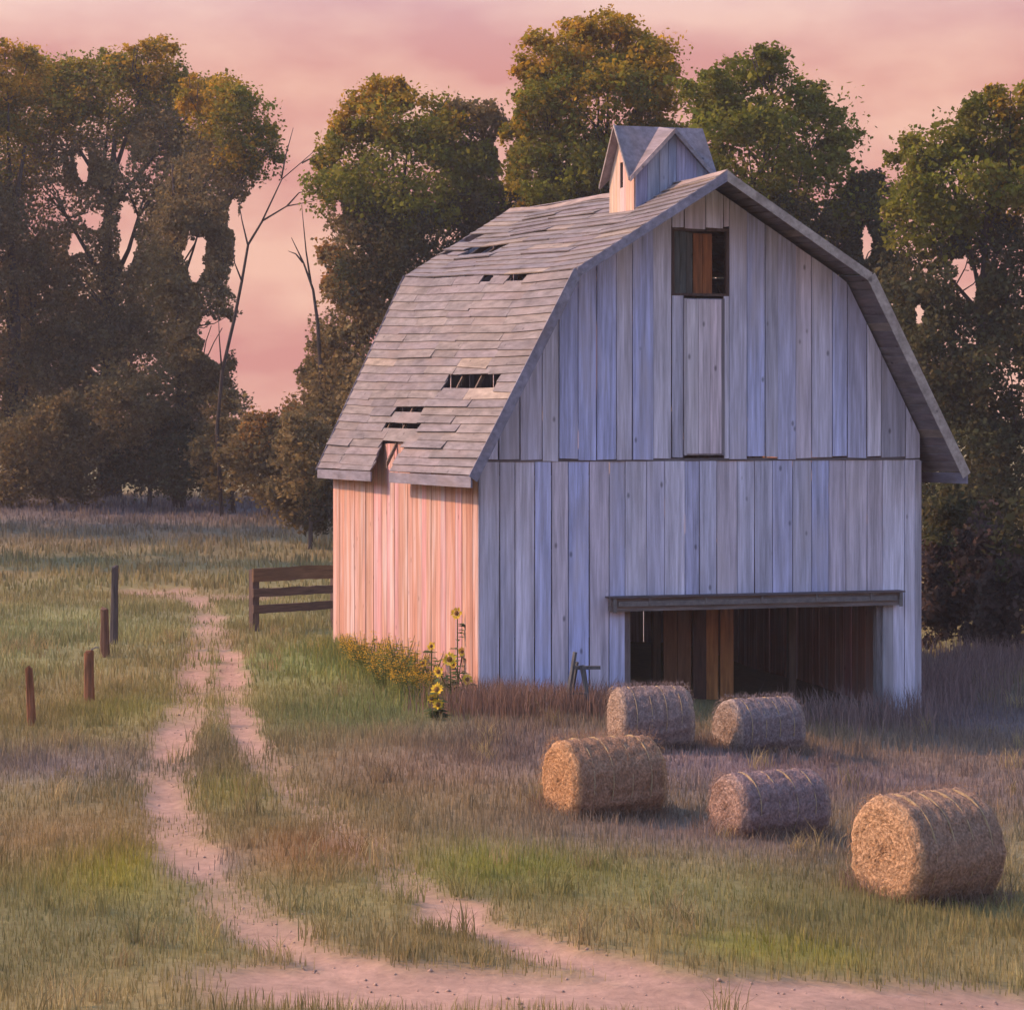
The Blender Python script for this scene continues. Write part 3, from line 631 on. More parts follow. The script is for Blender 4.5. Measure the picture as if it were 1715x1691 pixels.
for args in [(1018, 1168, 1142, 1258, 0.20, 'greyish bale closest to the barn trestle, behind the small orange-ended bale', (0.31, 0.235, 0.185), 1),
             (1196, 1357, 1160, 1262, 0.38, 'grey-brown bale with rounded top directly in front of the dark doorway', (0.30, 0.24, 0.205), 2),
             (904, 1126, 1224, 1372, 0.40, 'orange-brown bale with bright end at the weedy grass edge nearest the track', (0.38, 0.23, 0.125), 3),
             (1190, 1402, 1280, 1402, 0.42, 'dusky purple-brown bale with curved rolled layers, between two brighter orange bales', (0.31, 0.22, 0.185), 4),
             (1434, 1704, 1322, 1518, 0.50, 'largest golden bale, set apart from the other bales away from the doorway', (0.38, 0.245, 0.145), 5)]:
    BALES.append(bale(*args)[1])

# ------------------------------------------------------------------ grass
def blades(name, Pxy, hgt, wid, col, mat, seed, lean=0.35):
    r_ = np.random.default_rng(seed); n = len(Pxy); z = height(Pxy[:, 0], Pxy[:, 1]) - 0.02
    a = r_.uniform(0, 2 * np.pi, n); fx, fy = np.cos(a), np.sin(a); b_ = r_.uniform(0, 2 * np.pi, n); ln = r_.uniform(0.05, lean, n) * hgt
    lx, ly = np.cos(b_) * ln, np.sin(b_) * ln; base = np.stack([Pxy[:, 0], Pxy[:, 1], z], 1)
    S = np.stack([fx * wid, fy * wid, np.zeros(n)], 1)
    mid = base + np.stack([lx * 0.3, ly * 0.3, hgt * 0.58], 1); tip = base + np.stack([lx, ly, hgt], 1)
    V = np.stack([base - S * .5, base + S * .5, mid + S * .36, mid - S * .36, tip], 1).reshape(-1, 3)
    k = np.arange(n)[:, None] * 5
    return np_mesh(name, V, quads=k + np.array([[0, 1, 2, 3]]), tris=k + np.array([[3, 2, 4]]), mat=mat, col=np.repeat(col, 5, axis=0))
def inside_barn(P, m=0.0):
    dx, dy = P[:, 0] - BO.x, P[:, 1] - BO.y; lx = dx * RX.x + dy * RX.y; ly = dx * AX.x + dy * AX.y
    return (np.abs(lx) < HW + m) & (ly > -m) & (ly < BLEN + m)
def scatter(y0, y1, dens, seed, margin=4.0):
    r_ = np.random.default_rng(seed); wmax = 0.2145 * y1 + margin; n = int((y1 - y0) * 2 * wmax * dens)
    P = np.stack([r_.uniform(-wmax, wmax, n), r_.uniform(y0, y1, n)], 1); P = P[np.abs(P[:, 0]) < 0.2145 * P[:, 1] + margin]
    P = P[~inside_barn(P, 0.05)]; t = track_mask(P); P = P[r_.random(len(P)) > t * 1.08]
    for bx, by, br in BALES: P = P[((P[:, 0] - bx) ** 2 + (P[:, 1] - by) ** 2) > (br * 0.8) ** 2]
    clump = sstep(-0.6, 0.7, vnoise(P, 1.4, seed + 50)); P = P[r_.random(len(P)) < (0.62 + 0.38 * clump if y1 < 55 else 0.35 + 0.65 * clump)]
    return P, r_
for k, (y0, y1, dens, h0, h1, w) in enumerate(((20, 34, 520, 0.06, 0.22, 0.010), (34, 50, 310, 0.07, 0.26, 0.014), (50, 76, 110, 0.10, 0.32, 0.024), (76, 128, 28, 0.15, 0.42, 0.055))):
    P, r_ = scatter(y0, y1, dens, 100 + k); n = len(P)
    hh = r_.uniform(h0, h1, n) * (0.75 + 0.5 * sstep(-.5, .8, vnoise(P, 0.9, 77))) * (1 - 0.5 * track_mask(P))
    c = grass_col(P) * r_.uniform(0.7, 1.35, (n, 1)); dry = (r_.random(n) < 0.14)[:, None]; c = np.where(dry, c * 0.5 + np.array([0.34, 0.25, 0.13]) * 0.5, c)
    tag(blades('meadow_grass', P, hh, w * r_.uniform(0.7, 1.4, n), c, M_GRASS, 200 + k), 'short mixed green and straw-coloured meadow grass' if k == 0 else 'meadow grass further back across the field', 'grass', kind='stuff')
for k, (bx, by, br) in enumerate(BALES):
    r_ = np.random.default_rng(400 + k); n = 1100; a = r_.uniform(0, 6.283, n); d = br * r_.uniform(0.75, 1.5, n); P = np.stack([bx + np.cos(a) * d, by + np.sin(a) * d * .8], 1)
    c = np.array([0.27, 0.19, 0.14]) * r_.uniform(0.6, 1.3, (n, 1)); o = blades('straw_litter', P, r_.uniform(0.05, 0.34, n), 0.009 * r_.uniform(.7, 1.4, n), c, M_GRASS, 420 + k, 1.6)
    tag(o, ('loose straw lying round the bale nearest the trestle', 'loose straw lying round the doorway bale', 'loose straw lying round the orange-ended bale', 'loose straw lying round the dusky middle bale', 'loose straw lying round the largest bale')[k], 'straw', kind='stuff')
r_ = np.random.default_rng(440); ctr, _ = scatter(21, 62, 1.1, 441); cl = []
for q in ctr: cl.append(q + r_.normal(0, 0.10, (34, 2)))
P = np.concatenate(cl); n = len(P); tone = np.repeat(r_.uniform(0.75, 1.3, len(ctr)), 34); straw = np.repeat(r_.random(len(ctr)) < 0.4, 34)[:, None]
c = np.where(straw, np.array([0.33, 0.26, 0.13]), grass_col(P)) * tone[:, None] * r_.uniform(.75, 1.3, (n, 1)); big_ = np.repeat(r_.uniform(0.22, 0.52, len(ctr)), 34)
tag(blades('grass_tussock', P, big_ * r_.uniform(.5, 1.1, n), 0.011 * r_.uniform(.7, 1.5, n), c, M_GRASS, 442, 0.9), 'scattered taller tussocks of grass and straw across the meadow', 'grass', kind='stuff')
pbl = []
for pl_, hw in TRACKS:
    seg = np.linalg.norm(np.diff(pl_, axis=0), axis=1); cum = np.concatenate([[0], np.cumsum(seg)]); t = r_.uniform(0, cum[-1], int(cum[-1] * 14))
    pbl.append(np.stack([np.interp(t, cum, pl_[:, 0]), np.interp(t, cum, pl_[:, 1])], 1) + r_.normal(0, hw * 0.6, (len(t), 2)))
P = np.concatenate(pbl); n = len(P); z = height(P[:, 0], P[:, 1]) - 0.07 * track_mask(P); rr = r_.uniform(0.010, 0.034, n) * (r_.random(n) ** .6)
oct_ = np.array([(1, 0, 0), (0, 1, 0), (-1, 0, 0), (0, -1, 0), (0, 0, .8), (0, 0, -.5)]) ; V = np.stack([P[:, 0], P[:, 1], z], 1)[:, None, :] + oct_[None] * rr[:, None, None] * r_.uniform(.6, 1.4, (n, 6, 3))
T = np.array([(0, 1, 4), (1, 2, 4), (2, 3, 4), (3, 0, 4), (1, 0, 5), (2, 1, 5), (3, 2, 5), (0, 3, 5)]); tr = (np.arange(n)[:, None, None] * 6 + T[None]).reshape(-1, 3)
c = np.array([0.46, 0.33, 0.27]) * r_.uniform(.8, 1.25, (n, 1)); tag(np_mesh('track_pebbles', V.reshape(-1, 3), tris=tr, mat=M_GRASS, col=np.repeat(c, 6, axis=0)), 'small pebbles and clods lying in the wheel ruts', 'pebbles', kind='stuff')
# taller dry grass along the barn front and beside the doorway, behind the bales
def strip(pts, spread, n, seed):
    r_ = np.random.default_rng(seed); pl_ = poly(pts); seg = np.linalg.norm(np.diff(pl_, axis=0), axis=1); cum = np.concatenate([[0], np.cumsum(seg)])
    t = r_.uniform(0, cum[-1], n); P = np.stack([np.interp(t, cum, pl_[:, 0]), np.interp(t, cum, pl_[:, 1])], 1) + r_.normal(0, spread, (n, 2))
    return P[~inside_barn(P, 0.03)], r_
P, r_ = strip([(780, 1185), (880, 1195), (1000, 1195), (1060, 1200)], 0.55, 5200, 301); n = len(P)
c = np.array([0.24, 0.155, 0.12]) * r_.uniform(0.6, 1.35, (n, 1))
tag(blades('tall_dry_grass', P, r_.uniform(0.25, 0.72, n), 0.014 * r_.uniform(.7, 1.4, n), c, M_GRASS, 302, 0.4), 'tall purplish-brown dry grass along the barn front wall', 'grass', kind='stuff')
P, r_ = strip([(1390, 1225), (1480, 1205), (1560, 1160), (1640, 1120), (1720, 1100)], 0.8, 7000, 303); n = len(P)
c = np.array([0.25, 0.18, 0.17]) * r_.uniform(0.6, 1.35, (n, 1))
tag(blades('tall_dry_grass', P, r_.uniform(0.3, 0.85, n), 0.016 * r_.uniform(.7, 1.4, n), c, M_GRASS, 304, 0.4), 'tall mauve-grey dry grass past the doorway post, beside the far barn corner', 'grass', kind='stuff')
P, r_ = strip([(570, 1085), (640, 1122), (720, 1152), (785, 1185)], 0.55, 6500, 305); n = len(P)
c = np.where((r_.random(n) < 0.3)[:, None], np.array([0.33, 0.29, 0.07]), np.array([0.17, 0.21, 0.075])) * r_.uniform(0.7, 1.3, (n, 1))
tag(blades('tall_green_grass', P, r_.uniform(0.15, 0.5, n), 0.016 * r_.uniform(.7, 1.4, n), c, M_GRASS, 306, 0.45), 'tall fresh green weeds along the sunlit side wall', 'grass', kind='stuff')

# ------------------------------------------------------------------ flowering plants by the sunlit wall
def leaf_set(V, F, p, d, ln, wd):
    d = d.normalized(); s = d.cross(Vector((0, 0, 1))).normalized() if abs(d.z) < .95 else Vector((1, 0, 0)); k = len(V)
    V += [p, p + d * ln * .4 + s * wd, p + d * ln + Vector((0, 0, -ln * .25)), p + d * ln * .4 - s * wd]; F.append((k, k + 1, k + 2, k + 3))
def leaf_mesh(name, V, F, parent, c):
    n = len(V); r_ = np.random.default_rng(n); cc = np.repeat(np.array(c) * r_.uniform(.7, 1.3, (n // 4, 1)), 4, axis=0)
    return np_mesh(name, np.array([tuple(q) for q in V]), quads=np.array(F), mat=M_LEAF, parent=parent, col=cc)
def sunflower(u, v, hgt, heads, label):
    p = gp(u, v); root = empty('sunflower', p); tag(root, label, 'flower', 'tall yellow flowers at the barn corner')
    ls = [], []
    for k, (dx, hz, R) in enumerate(heads):
        top = Vector((dx, rnd.uniform(-.1, .1), hz)); V, F = tube([(0, 0, -0.05), (dx * .3, 0, hz * .5), top], [0.018, 0.014, 0.01], 5)
        mesh_obj('stem', [tuple(q) for q in V], F, M_STEM, root)
        V, F = [], []; np_ = 14; fwd = Vector((rnd.uniform(-.7, -.1), -1, rnd.uniform(0.0, .4))).normalized(); a = fwd.orthogonal().normalized(); b2 = fwd.cross(a); c = top + fwd * 0.03
        for j in range(np_):
            t = 2 * math.pi * j / np_ + rnd.uniform(-.1, .1); o_ = a * math.cos(t) + b2 * math.sin(t); s = fwd.cross(o_); q = len(V); RR = R * rnd.uniform(.85, 1.15)
            V += [c + o_ * R * .3, c + o_ * RR * .65 + s * R * .2 + fwd * .01, c + o_ * RR + fwd * rnd.uniform(-.02, .03), c + o_ * RR * .65 - s * R * .2 + fwd * .01]; F.append((q, q + 1, q + 2, q + 3))
        fl = mesh_obj('flower_head', [tuple(q) for q in V], F, M_PETAL, root)
        V = [c + fwd * 0.035] + [c + fwd * 0.012 + (a * math.cos(2 * math.pi * j / 10) + b2 * math.sin(2 * math.pi * j / 10)) * R * .38 for j in range(10)]
        mesh_obj('seed_disc', [tuple(q) for q in V], [(0, j + 1, (j + 1) % 10 + 1) for j in range(10)], M_SEED, fl)
        for j in range(16):
            f = rnd.uniform(.1, .9); ang = rnd.uniform(0, 6.28); leaf_set(ls[0], ls[1], Vector((dx * f, 0, hz * f)), Vector((math.cos(ang), math.sin(ang), .2)), rnd.uniform(.16, .30), rnd.uniform(.05, .09))
    leaf_mesh('leaf_foliage', ls[0], ls[1], root, (0.11, 0.15, 0.07))
sunflower(766, 1172, 1.7, [(0.0, 1.72, 0.13), (0.10, 0.95, 0.10)], 'tallest yellow sunflower against the sunlit wall near the barn corner')
sunflower(755, 1185, 1.0, [(-0.02, 0.92, 0.15), (-0.22, 0.70, 0.12)], 'leafy sunflower with two broad blooms below the tallest sunflower')
sunflower(782, 1182, 0.8, [(0.02, 0.52, 0.12), (-0.25, 0.80, 0.09)], 'small sunflower blooming low right at the barn corner board')
sunflower(733, 1205, 0.6, [(0.0, 0.55, 0.14), (0.03, 0.28, 0.12), (-0.10, 0.38, 0.10)], 'low sunflower with three clustered blooms, furthest from the barn wall')
sunflower(722, 1160, 0.9, [(0.02, 0.95, 0.10), (-0.15, 0.6, 0.09)], 'slender sunflower between the goldenrod and the tallest sunflower')
def goldenrod(u, v, s, label):
    p = gp(u, v); root = empty('goldenrod_clump', p); tag(root, label, 'wildflowers', 'goldenrod along the sunlit wall')
    V, F, ls, fl = [], [], ([], []), ([], [])
    for k in range(22):
        bx, by = rnd.uniform(-.35, .35) * s, rnd.uniform(-.35, .35) * s; h = rnd.uniform(.4, .68) * s; tx, ty = bx * 1.3, by * 1.3
        tube([(bx * .5, by * .5, -.03), (bx, by, h * .6), (tx, ty, h)], [.008, .007, .004], 4, V, F)
        for j in range(6):
            f = rnd.uniform(.15, .8); a = rnd.uniform(0, 6.28); leaf_set(ls[0], ls[1], Vector((bx, by, h * f)), Vector((math.cos(a), math.sin(a), .4)), .14 * s, .02 * s)
        for j in range(26):
            a = rnd.uniform(0, 6.28); q = Vector((tx + rnd.gauss(0, .045), ty + rnd.gauss(0, .045), h - rnd.uniform(0, .22) * s)); leaf_set(fl[0], fl[1], q, Vector((math.cos(a), math.sin(a), .5)), .05, .016)
    mesh_obj('stem', [tuple(q) for q in V], F, M_STEM, root); leaf_mesh('leaf_foliage', *ls, root, (0.15, 0.19, 0.06))['kind'] = 'stuff'; leaf_mesh('flower_plume', *fl, root, (0.62, 0.40, 0.05))['kind'] = 'stuff'
for k, (u, v, s) in enumerate([(596, 1112, 1.0), (612, 1120, 1.25), (634, 1130, 1.4), (656, 1138, 1.5), (678, 1148, 1.5), (700, 1158, 1.4), (645, 1152, 1.1), (690, 1172, 1.0)]):
    goldenrod(u, v, s, 'bushy golden-orange wildflower clump in the weeds along the sunlit wall')

# ------------------------------------------------------------------ trees
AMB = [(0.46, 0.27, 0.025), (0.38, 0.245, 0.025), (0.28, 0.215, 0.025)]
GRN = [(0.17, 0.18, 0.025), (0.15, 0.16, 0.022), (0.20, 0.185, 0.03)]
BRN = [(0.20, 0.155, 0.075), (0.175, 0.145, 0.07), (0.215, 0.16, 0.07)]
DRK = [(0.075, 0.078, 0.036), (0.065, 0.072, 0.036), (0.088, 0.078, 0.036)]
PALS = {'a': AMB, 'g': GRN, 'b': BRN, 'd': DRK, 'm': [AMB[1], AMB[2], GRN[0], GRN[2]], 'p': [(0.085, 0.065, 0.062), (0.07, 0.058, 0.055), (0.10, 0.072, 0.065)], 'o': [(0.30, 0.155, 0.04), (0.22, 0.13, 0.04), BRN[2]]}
def tree(name, Y, ubase, blobs, label, cat='tree', leaf=0.175, dens=0.88, seed=0, trunk_px=26, group=None, holes=(), limbs=True, vbase=None):
    """blobs: (u, v, half width px, half height px, palette) of the leaf masses, seen at this tree's distance Y"""
    r_ = np.random.default_rng(seed + 900); bx = (ubase - CX) / FPX * Y; bz = float(height(bx, Y)); S = Y / FPX
    root = empty(name, (bx, Y, bz)); tag(root, label, cat, group)
    tv = min(b_[1] for b_ in blobs); V, F = [], []
    cen = []
    for k, (u, v, ru, rv, pal) in enumerate(blobs):
        c = at(u, v, Y); rd = 0.5 * (ru + rv) * S; c.y += r_.uniform(-.6, .6) * rd + (0 if k else 0); cen.append((c - Vector((bx, Y, bz)), ru * S, rd, rv * S, PALS[pal]))
    big = list(cen)
    for c, rx, ry, rz, pal in big:
        for _ in range(7):
            d = Vector((r_.normal(), r_.normal(), r_.normal() + 0.25)).normalized(); k = r_.uniform(.25, .5)
            q = c + Vector((d.x * rx, d.y * ry, d.z * rz)) * r_.uniform(.72, .95)
            if q.z > 0.5: cen.append((q, rx * k, ry * k, rz * k * r_.uniform(.7, 1.1), pal))
    if limbs:
        top = max(c[0].z for c in cen) * 0.8; tr = trunk_px * S / 2
        pts = [Vector((r_.normal(0, .02) * top * f, r_.normal(0, .02) * top * f, -0.3 + (top + 0.3) * f)) for f in (0, .12, .3, .5, .75, 1)]
        tube(pts, [tr * 1.45, tr * 1.05, tr * .9, tr * .7, tr * .45, tr * .2], 9, V, F)
        for c, rx, ry, rz, pal in big:
            f = min(0.85, max(0.16, (c.z - rz * 0.6) / top * 0.8)); st = Vector((0, 0, top * f)); rr = tr * (0.55 - 0.3 * f)
            md = st.lerp(c, .5) + Vector((r_.normal(0, .25), r_.normal(0, .25), -0.3)); tube([st, md, c], [rr, rr * .6, rr * .22], 6, V, F)
            for _ in range(4):
                e = c + Vector((r_.uniform(-1, 1) * rx, r_.uniform(-1, 1) * ry, r_.uniform(-.4, 1) * rz)) * .8; tube([md.lerp(c, .6), md.lerp(e, .7) + Vector((0, 0, .2)), e], [rr * .35, rr * .2, .02], 5, V, F)
        mesh_obj('trunk', [tuple(q) for q in V], F, M_BARK, root, smooth=True)
    PV, PC = [], []
    for ci, (c, rx, ry, rz, pal) in enumerate(cen):
        vol = rx * ry * rz; ncl = int(max(6, (7.0 if ci < len(big) else 9.0) * (rx * rz + rx * ry + ry * rz) * dens)); nl = int(26 * (0.30 / leaf) ** 1.3)
        d = r_.normal(0, 1, (ncl, 3)); d /= np.linalg.norm(d, axis=1, keepdims=True); rr = r_.uniform(0.35, 1.0, (ncl, 1)) ** 0.5 * r_.uniform(0.85, 1.12, (ncl, 1))
        cc = np.array(c) + d * rr * np.array([rx, ry, rz])
        sg = np.minimum(0.42, 0.2 * min(rx, rz) + 0.10) * r_.uniform(.6, 1.3, (ncl, 1, 1))
        lp = (cc[:, None, :] + np.clip(r_.normal(0, 1, (ncl, nl, 3)), -1.7, 1.7) * sg * np.array([1, 1, .75])).reshape(-1, 3)
        pc = np.array([pal[q] for q in r_.integers(0, len(pal), ncl)])[:, None, :] * r_.uniform(.75, 1.25, (ncl, 1, 1)) * r_.uniform(.75, 1.3, (ncl, nl, 1))
        PV.append(lp); PC.append(pc.reshape(-1, 3))
    LP = np.concatenate(PV); LC = np.concatenate(PC)
    keep = LP[:, 2] > 0.02
    for hu, hv, hru, hrv in holes:         # natural gaps right through the crown
        c = at(hu, hv, Y) - Vector((bx, Y, bz)); X_ = LP[:, 0] - LP[:, 1] * (bx + c.x) / Y; d = ((X_ - c.x) / (hru * S * 1.15)) ** 2 + ((LP[:, 2] - c.z) / (hrv * S * 1.15)) ** 2
        ang = np.arctan2(LP[:, 2] - c.z, X_ - c.x); keep &= d > 1 + 0.35 * np.sin(ang * 3 + hu) + 0.2 * np.sin(ang * 7 + hv)
    LP = LP[keep]; LC = LC[keep]; n = len(LP)
    a = r_.normal(0, 1, (n, 3)); a[:, 2] *= .7; a /= np.linalg.norm(a, axis=1, keepdims=True); b_ = np.cross(a, r_.normal(0, 1, (n, 3))); b_ /= np.linalg.norm(b_, axis=1, keepdims=True)
    s = leaf * r_.uniform(.4, 1.15, (n, 1)) * np.where(r_.random((n, 1)) < .12, 1.6, 1.0); Q = np.stack([LP - a * s * .55, LP + b_ * s * .4, LP + a * s * .55, LP - b_ * s * .4], 1)
    np_mesh('crown', Q.reshape(-1, 3), quads=np.arange(n * 4).reshape(-1, 4), mat=M_LEAF, parent=root, col=np.repeat(LC, 4, axis=0))
    return n
tot = 0
G = 'trees behind the barn and field'
LH = [(138, 275, 11, 25), (200, 262, 17, 22), (157, 370, 17, 15), (128, 408, 13, 16), (213, 385, 14, 50), (326, 428, 17, 36)]
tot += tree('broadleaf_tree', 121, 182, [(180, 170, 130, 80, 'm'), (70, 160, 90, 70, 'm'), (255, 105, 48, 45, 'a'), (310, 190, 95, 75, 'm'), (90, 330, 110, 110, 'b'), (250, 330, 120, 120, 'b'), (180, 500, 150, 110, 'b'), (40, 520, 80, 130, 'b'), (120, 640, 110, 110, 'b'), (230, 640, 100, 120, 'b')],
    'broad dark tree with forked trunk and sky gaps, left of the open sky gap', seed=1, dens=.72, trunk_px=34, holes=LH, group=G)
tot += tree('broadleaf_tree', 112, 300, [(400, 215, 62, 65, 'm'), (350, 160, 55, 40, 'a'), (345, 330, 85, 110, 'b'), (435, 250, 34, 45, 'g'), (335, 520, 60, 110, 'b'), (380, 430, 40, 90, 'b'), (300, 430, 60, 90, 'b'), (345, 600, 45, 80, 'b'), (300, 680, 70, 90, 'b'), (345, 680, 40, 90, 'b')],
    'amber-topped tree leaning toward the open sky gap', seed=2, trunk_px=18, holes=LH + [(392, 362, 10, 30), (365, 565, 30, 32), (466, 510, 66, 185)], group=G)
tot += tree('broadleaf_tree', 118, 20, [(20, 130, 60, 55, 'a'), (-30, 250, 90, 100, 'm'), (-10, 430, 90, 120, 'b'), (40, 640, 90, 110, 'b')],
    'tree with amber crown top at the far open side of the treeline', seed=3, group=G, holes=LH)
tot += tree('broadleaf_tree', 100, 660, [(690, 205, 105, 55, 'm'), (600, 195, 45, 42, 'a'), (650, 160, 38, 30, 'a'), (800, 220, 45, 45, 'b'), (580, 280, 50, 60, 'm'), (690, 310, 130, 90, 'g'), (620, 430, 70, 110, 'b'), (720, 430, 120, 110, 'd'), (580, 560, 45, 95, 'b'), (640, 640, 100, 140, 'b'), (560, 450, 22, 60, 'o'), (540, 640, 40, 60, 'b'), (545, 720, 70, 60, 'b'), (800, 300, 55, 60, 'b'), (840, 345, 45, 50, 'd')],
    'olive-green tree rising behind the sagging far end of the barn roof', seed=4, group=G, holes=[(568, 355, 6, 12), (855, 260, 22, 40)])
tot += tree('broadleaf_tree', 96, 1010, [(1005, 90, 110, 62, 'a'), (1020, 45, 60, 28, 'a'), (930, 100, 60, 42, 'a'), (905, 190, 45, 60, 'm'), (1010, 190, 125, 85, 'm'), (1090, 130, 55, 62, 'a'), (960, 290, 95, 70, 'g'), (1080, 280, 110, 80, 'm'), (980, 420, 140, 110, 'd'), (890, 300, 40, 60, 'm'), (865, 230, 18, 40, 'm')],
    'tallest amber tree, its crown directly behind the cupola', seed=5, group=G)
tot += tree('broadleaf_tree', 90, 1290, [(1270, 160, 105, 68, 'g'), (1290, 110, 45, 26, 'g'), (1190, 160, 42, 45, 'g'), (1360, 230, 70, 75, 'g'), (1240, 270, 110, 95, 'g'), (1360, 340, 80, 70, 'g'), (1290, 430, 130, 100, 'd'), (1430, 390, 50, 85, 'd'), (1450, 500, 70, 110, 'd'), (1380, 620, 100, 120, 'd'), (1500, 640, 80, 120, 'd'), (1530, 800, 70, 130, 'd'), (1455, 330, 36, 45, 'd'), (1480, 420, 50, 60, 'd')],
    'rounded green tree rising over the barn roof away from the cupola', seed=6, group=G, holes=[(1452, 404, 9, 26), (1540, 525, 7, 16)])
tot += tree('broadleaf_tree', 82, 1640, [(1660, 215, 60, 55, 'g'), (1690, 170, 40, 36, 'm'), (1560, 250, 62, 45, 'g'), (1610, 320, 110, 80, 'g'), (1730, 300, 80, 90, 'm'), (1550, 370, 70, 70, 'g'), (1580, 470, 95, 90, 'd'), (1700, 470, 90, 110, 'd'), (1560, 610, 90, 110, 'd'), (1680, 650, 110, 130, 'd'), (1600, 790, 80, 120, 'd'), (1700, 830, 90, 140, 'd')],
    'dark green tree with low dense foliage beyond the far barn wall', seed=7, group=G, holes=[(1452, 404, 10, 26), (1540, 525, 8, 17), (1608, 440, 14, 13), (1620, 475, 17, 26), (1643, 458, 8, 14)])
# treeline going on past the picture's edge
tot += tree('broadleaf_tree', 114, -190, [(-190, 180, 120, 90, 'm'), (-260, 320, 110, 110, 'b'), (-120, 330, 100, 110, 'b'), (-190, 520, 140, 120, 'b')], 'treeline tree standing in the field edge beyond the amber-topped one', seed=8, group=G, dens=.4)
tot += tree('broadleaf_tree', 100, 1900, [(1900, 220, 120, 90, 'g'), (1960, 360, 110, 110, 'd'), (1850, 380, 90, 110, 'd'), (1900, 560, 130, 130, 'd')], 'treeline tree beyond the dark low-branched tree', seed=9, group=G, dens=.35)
tot += tree('broadleaf_tree', 90, -360, [(-360, 260, 130, 110, 'm'), (-440, 430, 120, 120, 'b'), (-290, 450, 110, 120, 'b'), (-360, 650, 150, 130, 'b')], 'unseen treeline tree added to shade the far field, two along from the amber-topped one', seed=10, group=G, dens=.3)  # added out of view so its shadow falls on the far field
tot += tree('broadleaf_tree', 102, -300, [(-300, 230, 130, 110, 'm'), (-370, 400, 120, 120, 'b'), (-230, 420, 110, 120, 'b'), (-300, 620, 150, 130, 'b')], 'unseen treeline tree added next to the other one shading the far field', seed=11, group=G, dens=.3)  # second unseen tree added for the far field's shade
tot += tree('added_shade_tree', 38, -1180, [(-1180, 780, 230, 180, 'g'), (-1330, 880, 180, 150, 'g'), (-1050, 900, 190, 150, 'g')], 'low spreading unseen tree added to shade the meadow beside the track', seed=12, dens=1.2)  # added outside the frame to cast shade over the left meadow
# undergrowth
SB = 'bushes along the treeline'
for k, (Y, u, bl, lab) in enumerate([
    (104, 450, [(445, 735, 50, 42, 'o'), (480, 710, 30, 40, 'o'), (425, 770, 50, 55, 'b'), (470, 800, 50, 60, 'b')], 'orange-tinged bush filling the foot of the open sky gap'),
    (108, 390, [(385, 700, 36, 60, 'b'), (375, 780, 50, 60, 'b')], 'dull brown bush under the bare sapling'),
    (110, 250, [(250, 760, 80, 60, 'd'), (210, 690, 60, 70, 'b'), (300, 780, 60, 50, 'd')], 'dark bush at the foot of the forked tree'),
    (112, 90, [(90, 740, 100, 75, 'b'), (40, 790, 80, 50, 'b'), (140, 790, 70, 50, 'b')], 'broad dull brown bush in front of the amber-crowned tree'),
    (92, 520, [(520, 760, 55, 70, 'b'), (550, 830, 50, 60, 'd'), (500, 840, 45, 40, 'b')], 'brown bush tucked behind the low rail fence'),
    (62, 1618, [(1608, 990, 42, 85, 'p'), (1640, 960, 50, 110, 'p'), (1590, 900, 34, 80, 'd'), (1568, 1040, 26, 48, 'p'), (1560, 970, 24, 60, 'p')], 'blackish bush against the far corner of the barn'),
    (60, 1705, [(1700, 1010, 46, 80, 'p'), (1725, 930, 60, 110, 'd'), (1665, 1040, 34, 52, 'p')], 'blackish bush beyond the one at the barn corner')]):
    tot += tree('bush', Y, u, bl, lab, 'bush', leaf=0.17, dens=1.1, seed=30 + k, trunk_px=8, group=SB)
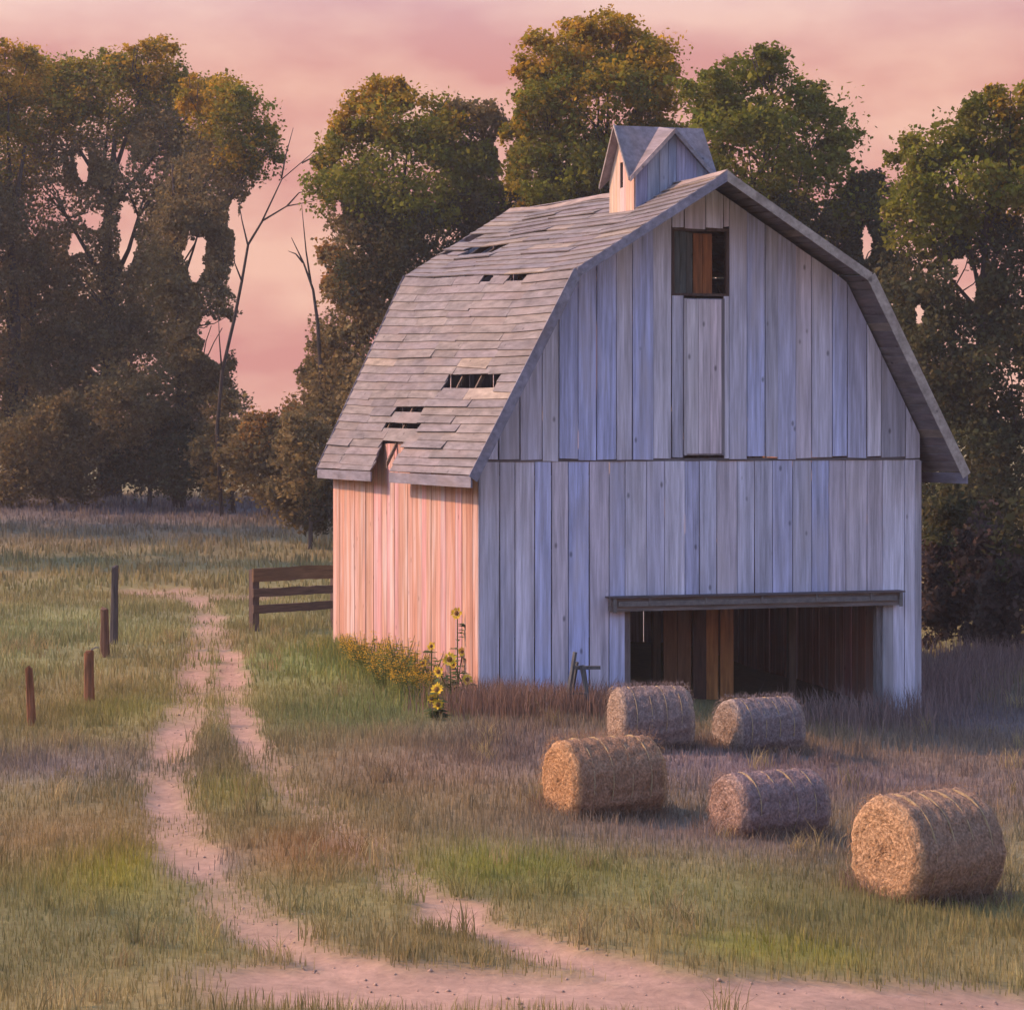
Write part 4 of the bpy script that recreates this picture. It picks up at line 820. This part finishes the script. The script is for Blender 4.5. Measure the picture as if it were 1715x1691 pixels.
# bare sapling in the gap
Y = 106; bs = at(372, 790, Y); bs.z = float(height(bs.x, Y)); sap = empty('bare_sapling', bs); tag(sap, 'thin leafless sapling with forking branches crossing the open sky gap', 'tree')
def pix(pts): return [at(u, v, Y) - bs + Vector((0, rnd.uniform(-.3, .3), 0)) for u, v in pts]
V, F = tube([Vector((0, 0, -.2))] + pix([(362, 720), (372, 620), (392, 540), (405, 470), (416, 410), (440, 370), (480, 345), (525, 338)]), [.10, .09, .085, .08, .07, .06, .05, .035, .015], 6)
mesh_obj('trunk', [tuple(q) for q in V], F, M_BARK, sap, smooth=True)
for pts in ([(440, 370), (455, 335), (472, 300), (505, 272), (540, 240)], [(472, 300), (480, 260), (492, 215)], [(505, 272), (530, 262), (548, 250)], [(416, 410), (405, 370), (398, 330)], [(372, 620), (368, 570), (366, 530)], [(405, 470), (392, 440), (388, 400)], [(480, 345), (500, 322), (520, 318)]):
    V, F = tube(pix(pts), list(np.linspace(.045, .012, len(pts))), 5); mesh_obj('branch', [tuple(q) for q in V], F, M_BARK, sap, smooth=True)
Y = 98; bs = at(540, 800, Y); bs.z = float(height(bs.x, Y)); sap = empty('bare_sapling', bs); tag(sap, 'short dead sapling beside the olive-green tree, its twigs in the sky gap', 'tree')
V, F = tube([Vector((0, 0, -.2))] + pix([(538, 640), (532, 540), (524, 485), (508, 440), (488, 398)]), [.13, .11, .08, .06, .04, .015], 6); mesh_obj('trunk', [tuple(q) for q in V], F, M_BARK, sap, smooth=True)
for pts in ([(520, 475), (512, 420), (506, 345)], [(508, 440), (495, 425), (482, 420)]):
    V, F = tube(pix(pts), list(np.linspace(.05, .012, len(pts))), 5); mesh_obj('branch', [tuple(q) for q in V], F, M_BARK, sap, smooth=True)

# ------------------------------------------------------------------ evening haze
V, F = boxv(-160, 160, -12, 185, -1.2, 34)
hz = mesh_obj('haze', V, F); tag(hz, 'thin mauve evening haze over the whole field', 'haze', kind='stuff')
m = bpy.data.materials.new('evening_haze'); m.use_nodes = True; nt = m.node_tree; nt.nodes.clear()
pv = nt.nodes.new('ShaderNodeVolumePrincipled'); pv.inputs['Density'].default_value = 0.00045; pv.inputs['Color'].default_value = (0.84, 0.84, 0.90, 1); pv.inputs['Anisotropy'].default_value = 0.1
ou = nt.nodes.new('ShaderNodeOutputMaterial'); nt.links.new(pv.outputs[0], ou.inputs['Volume']); hz.data.materials.append(m)
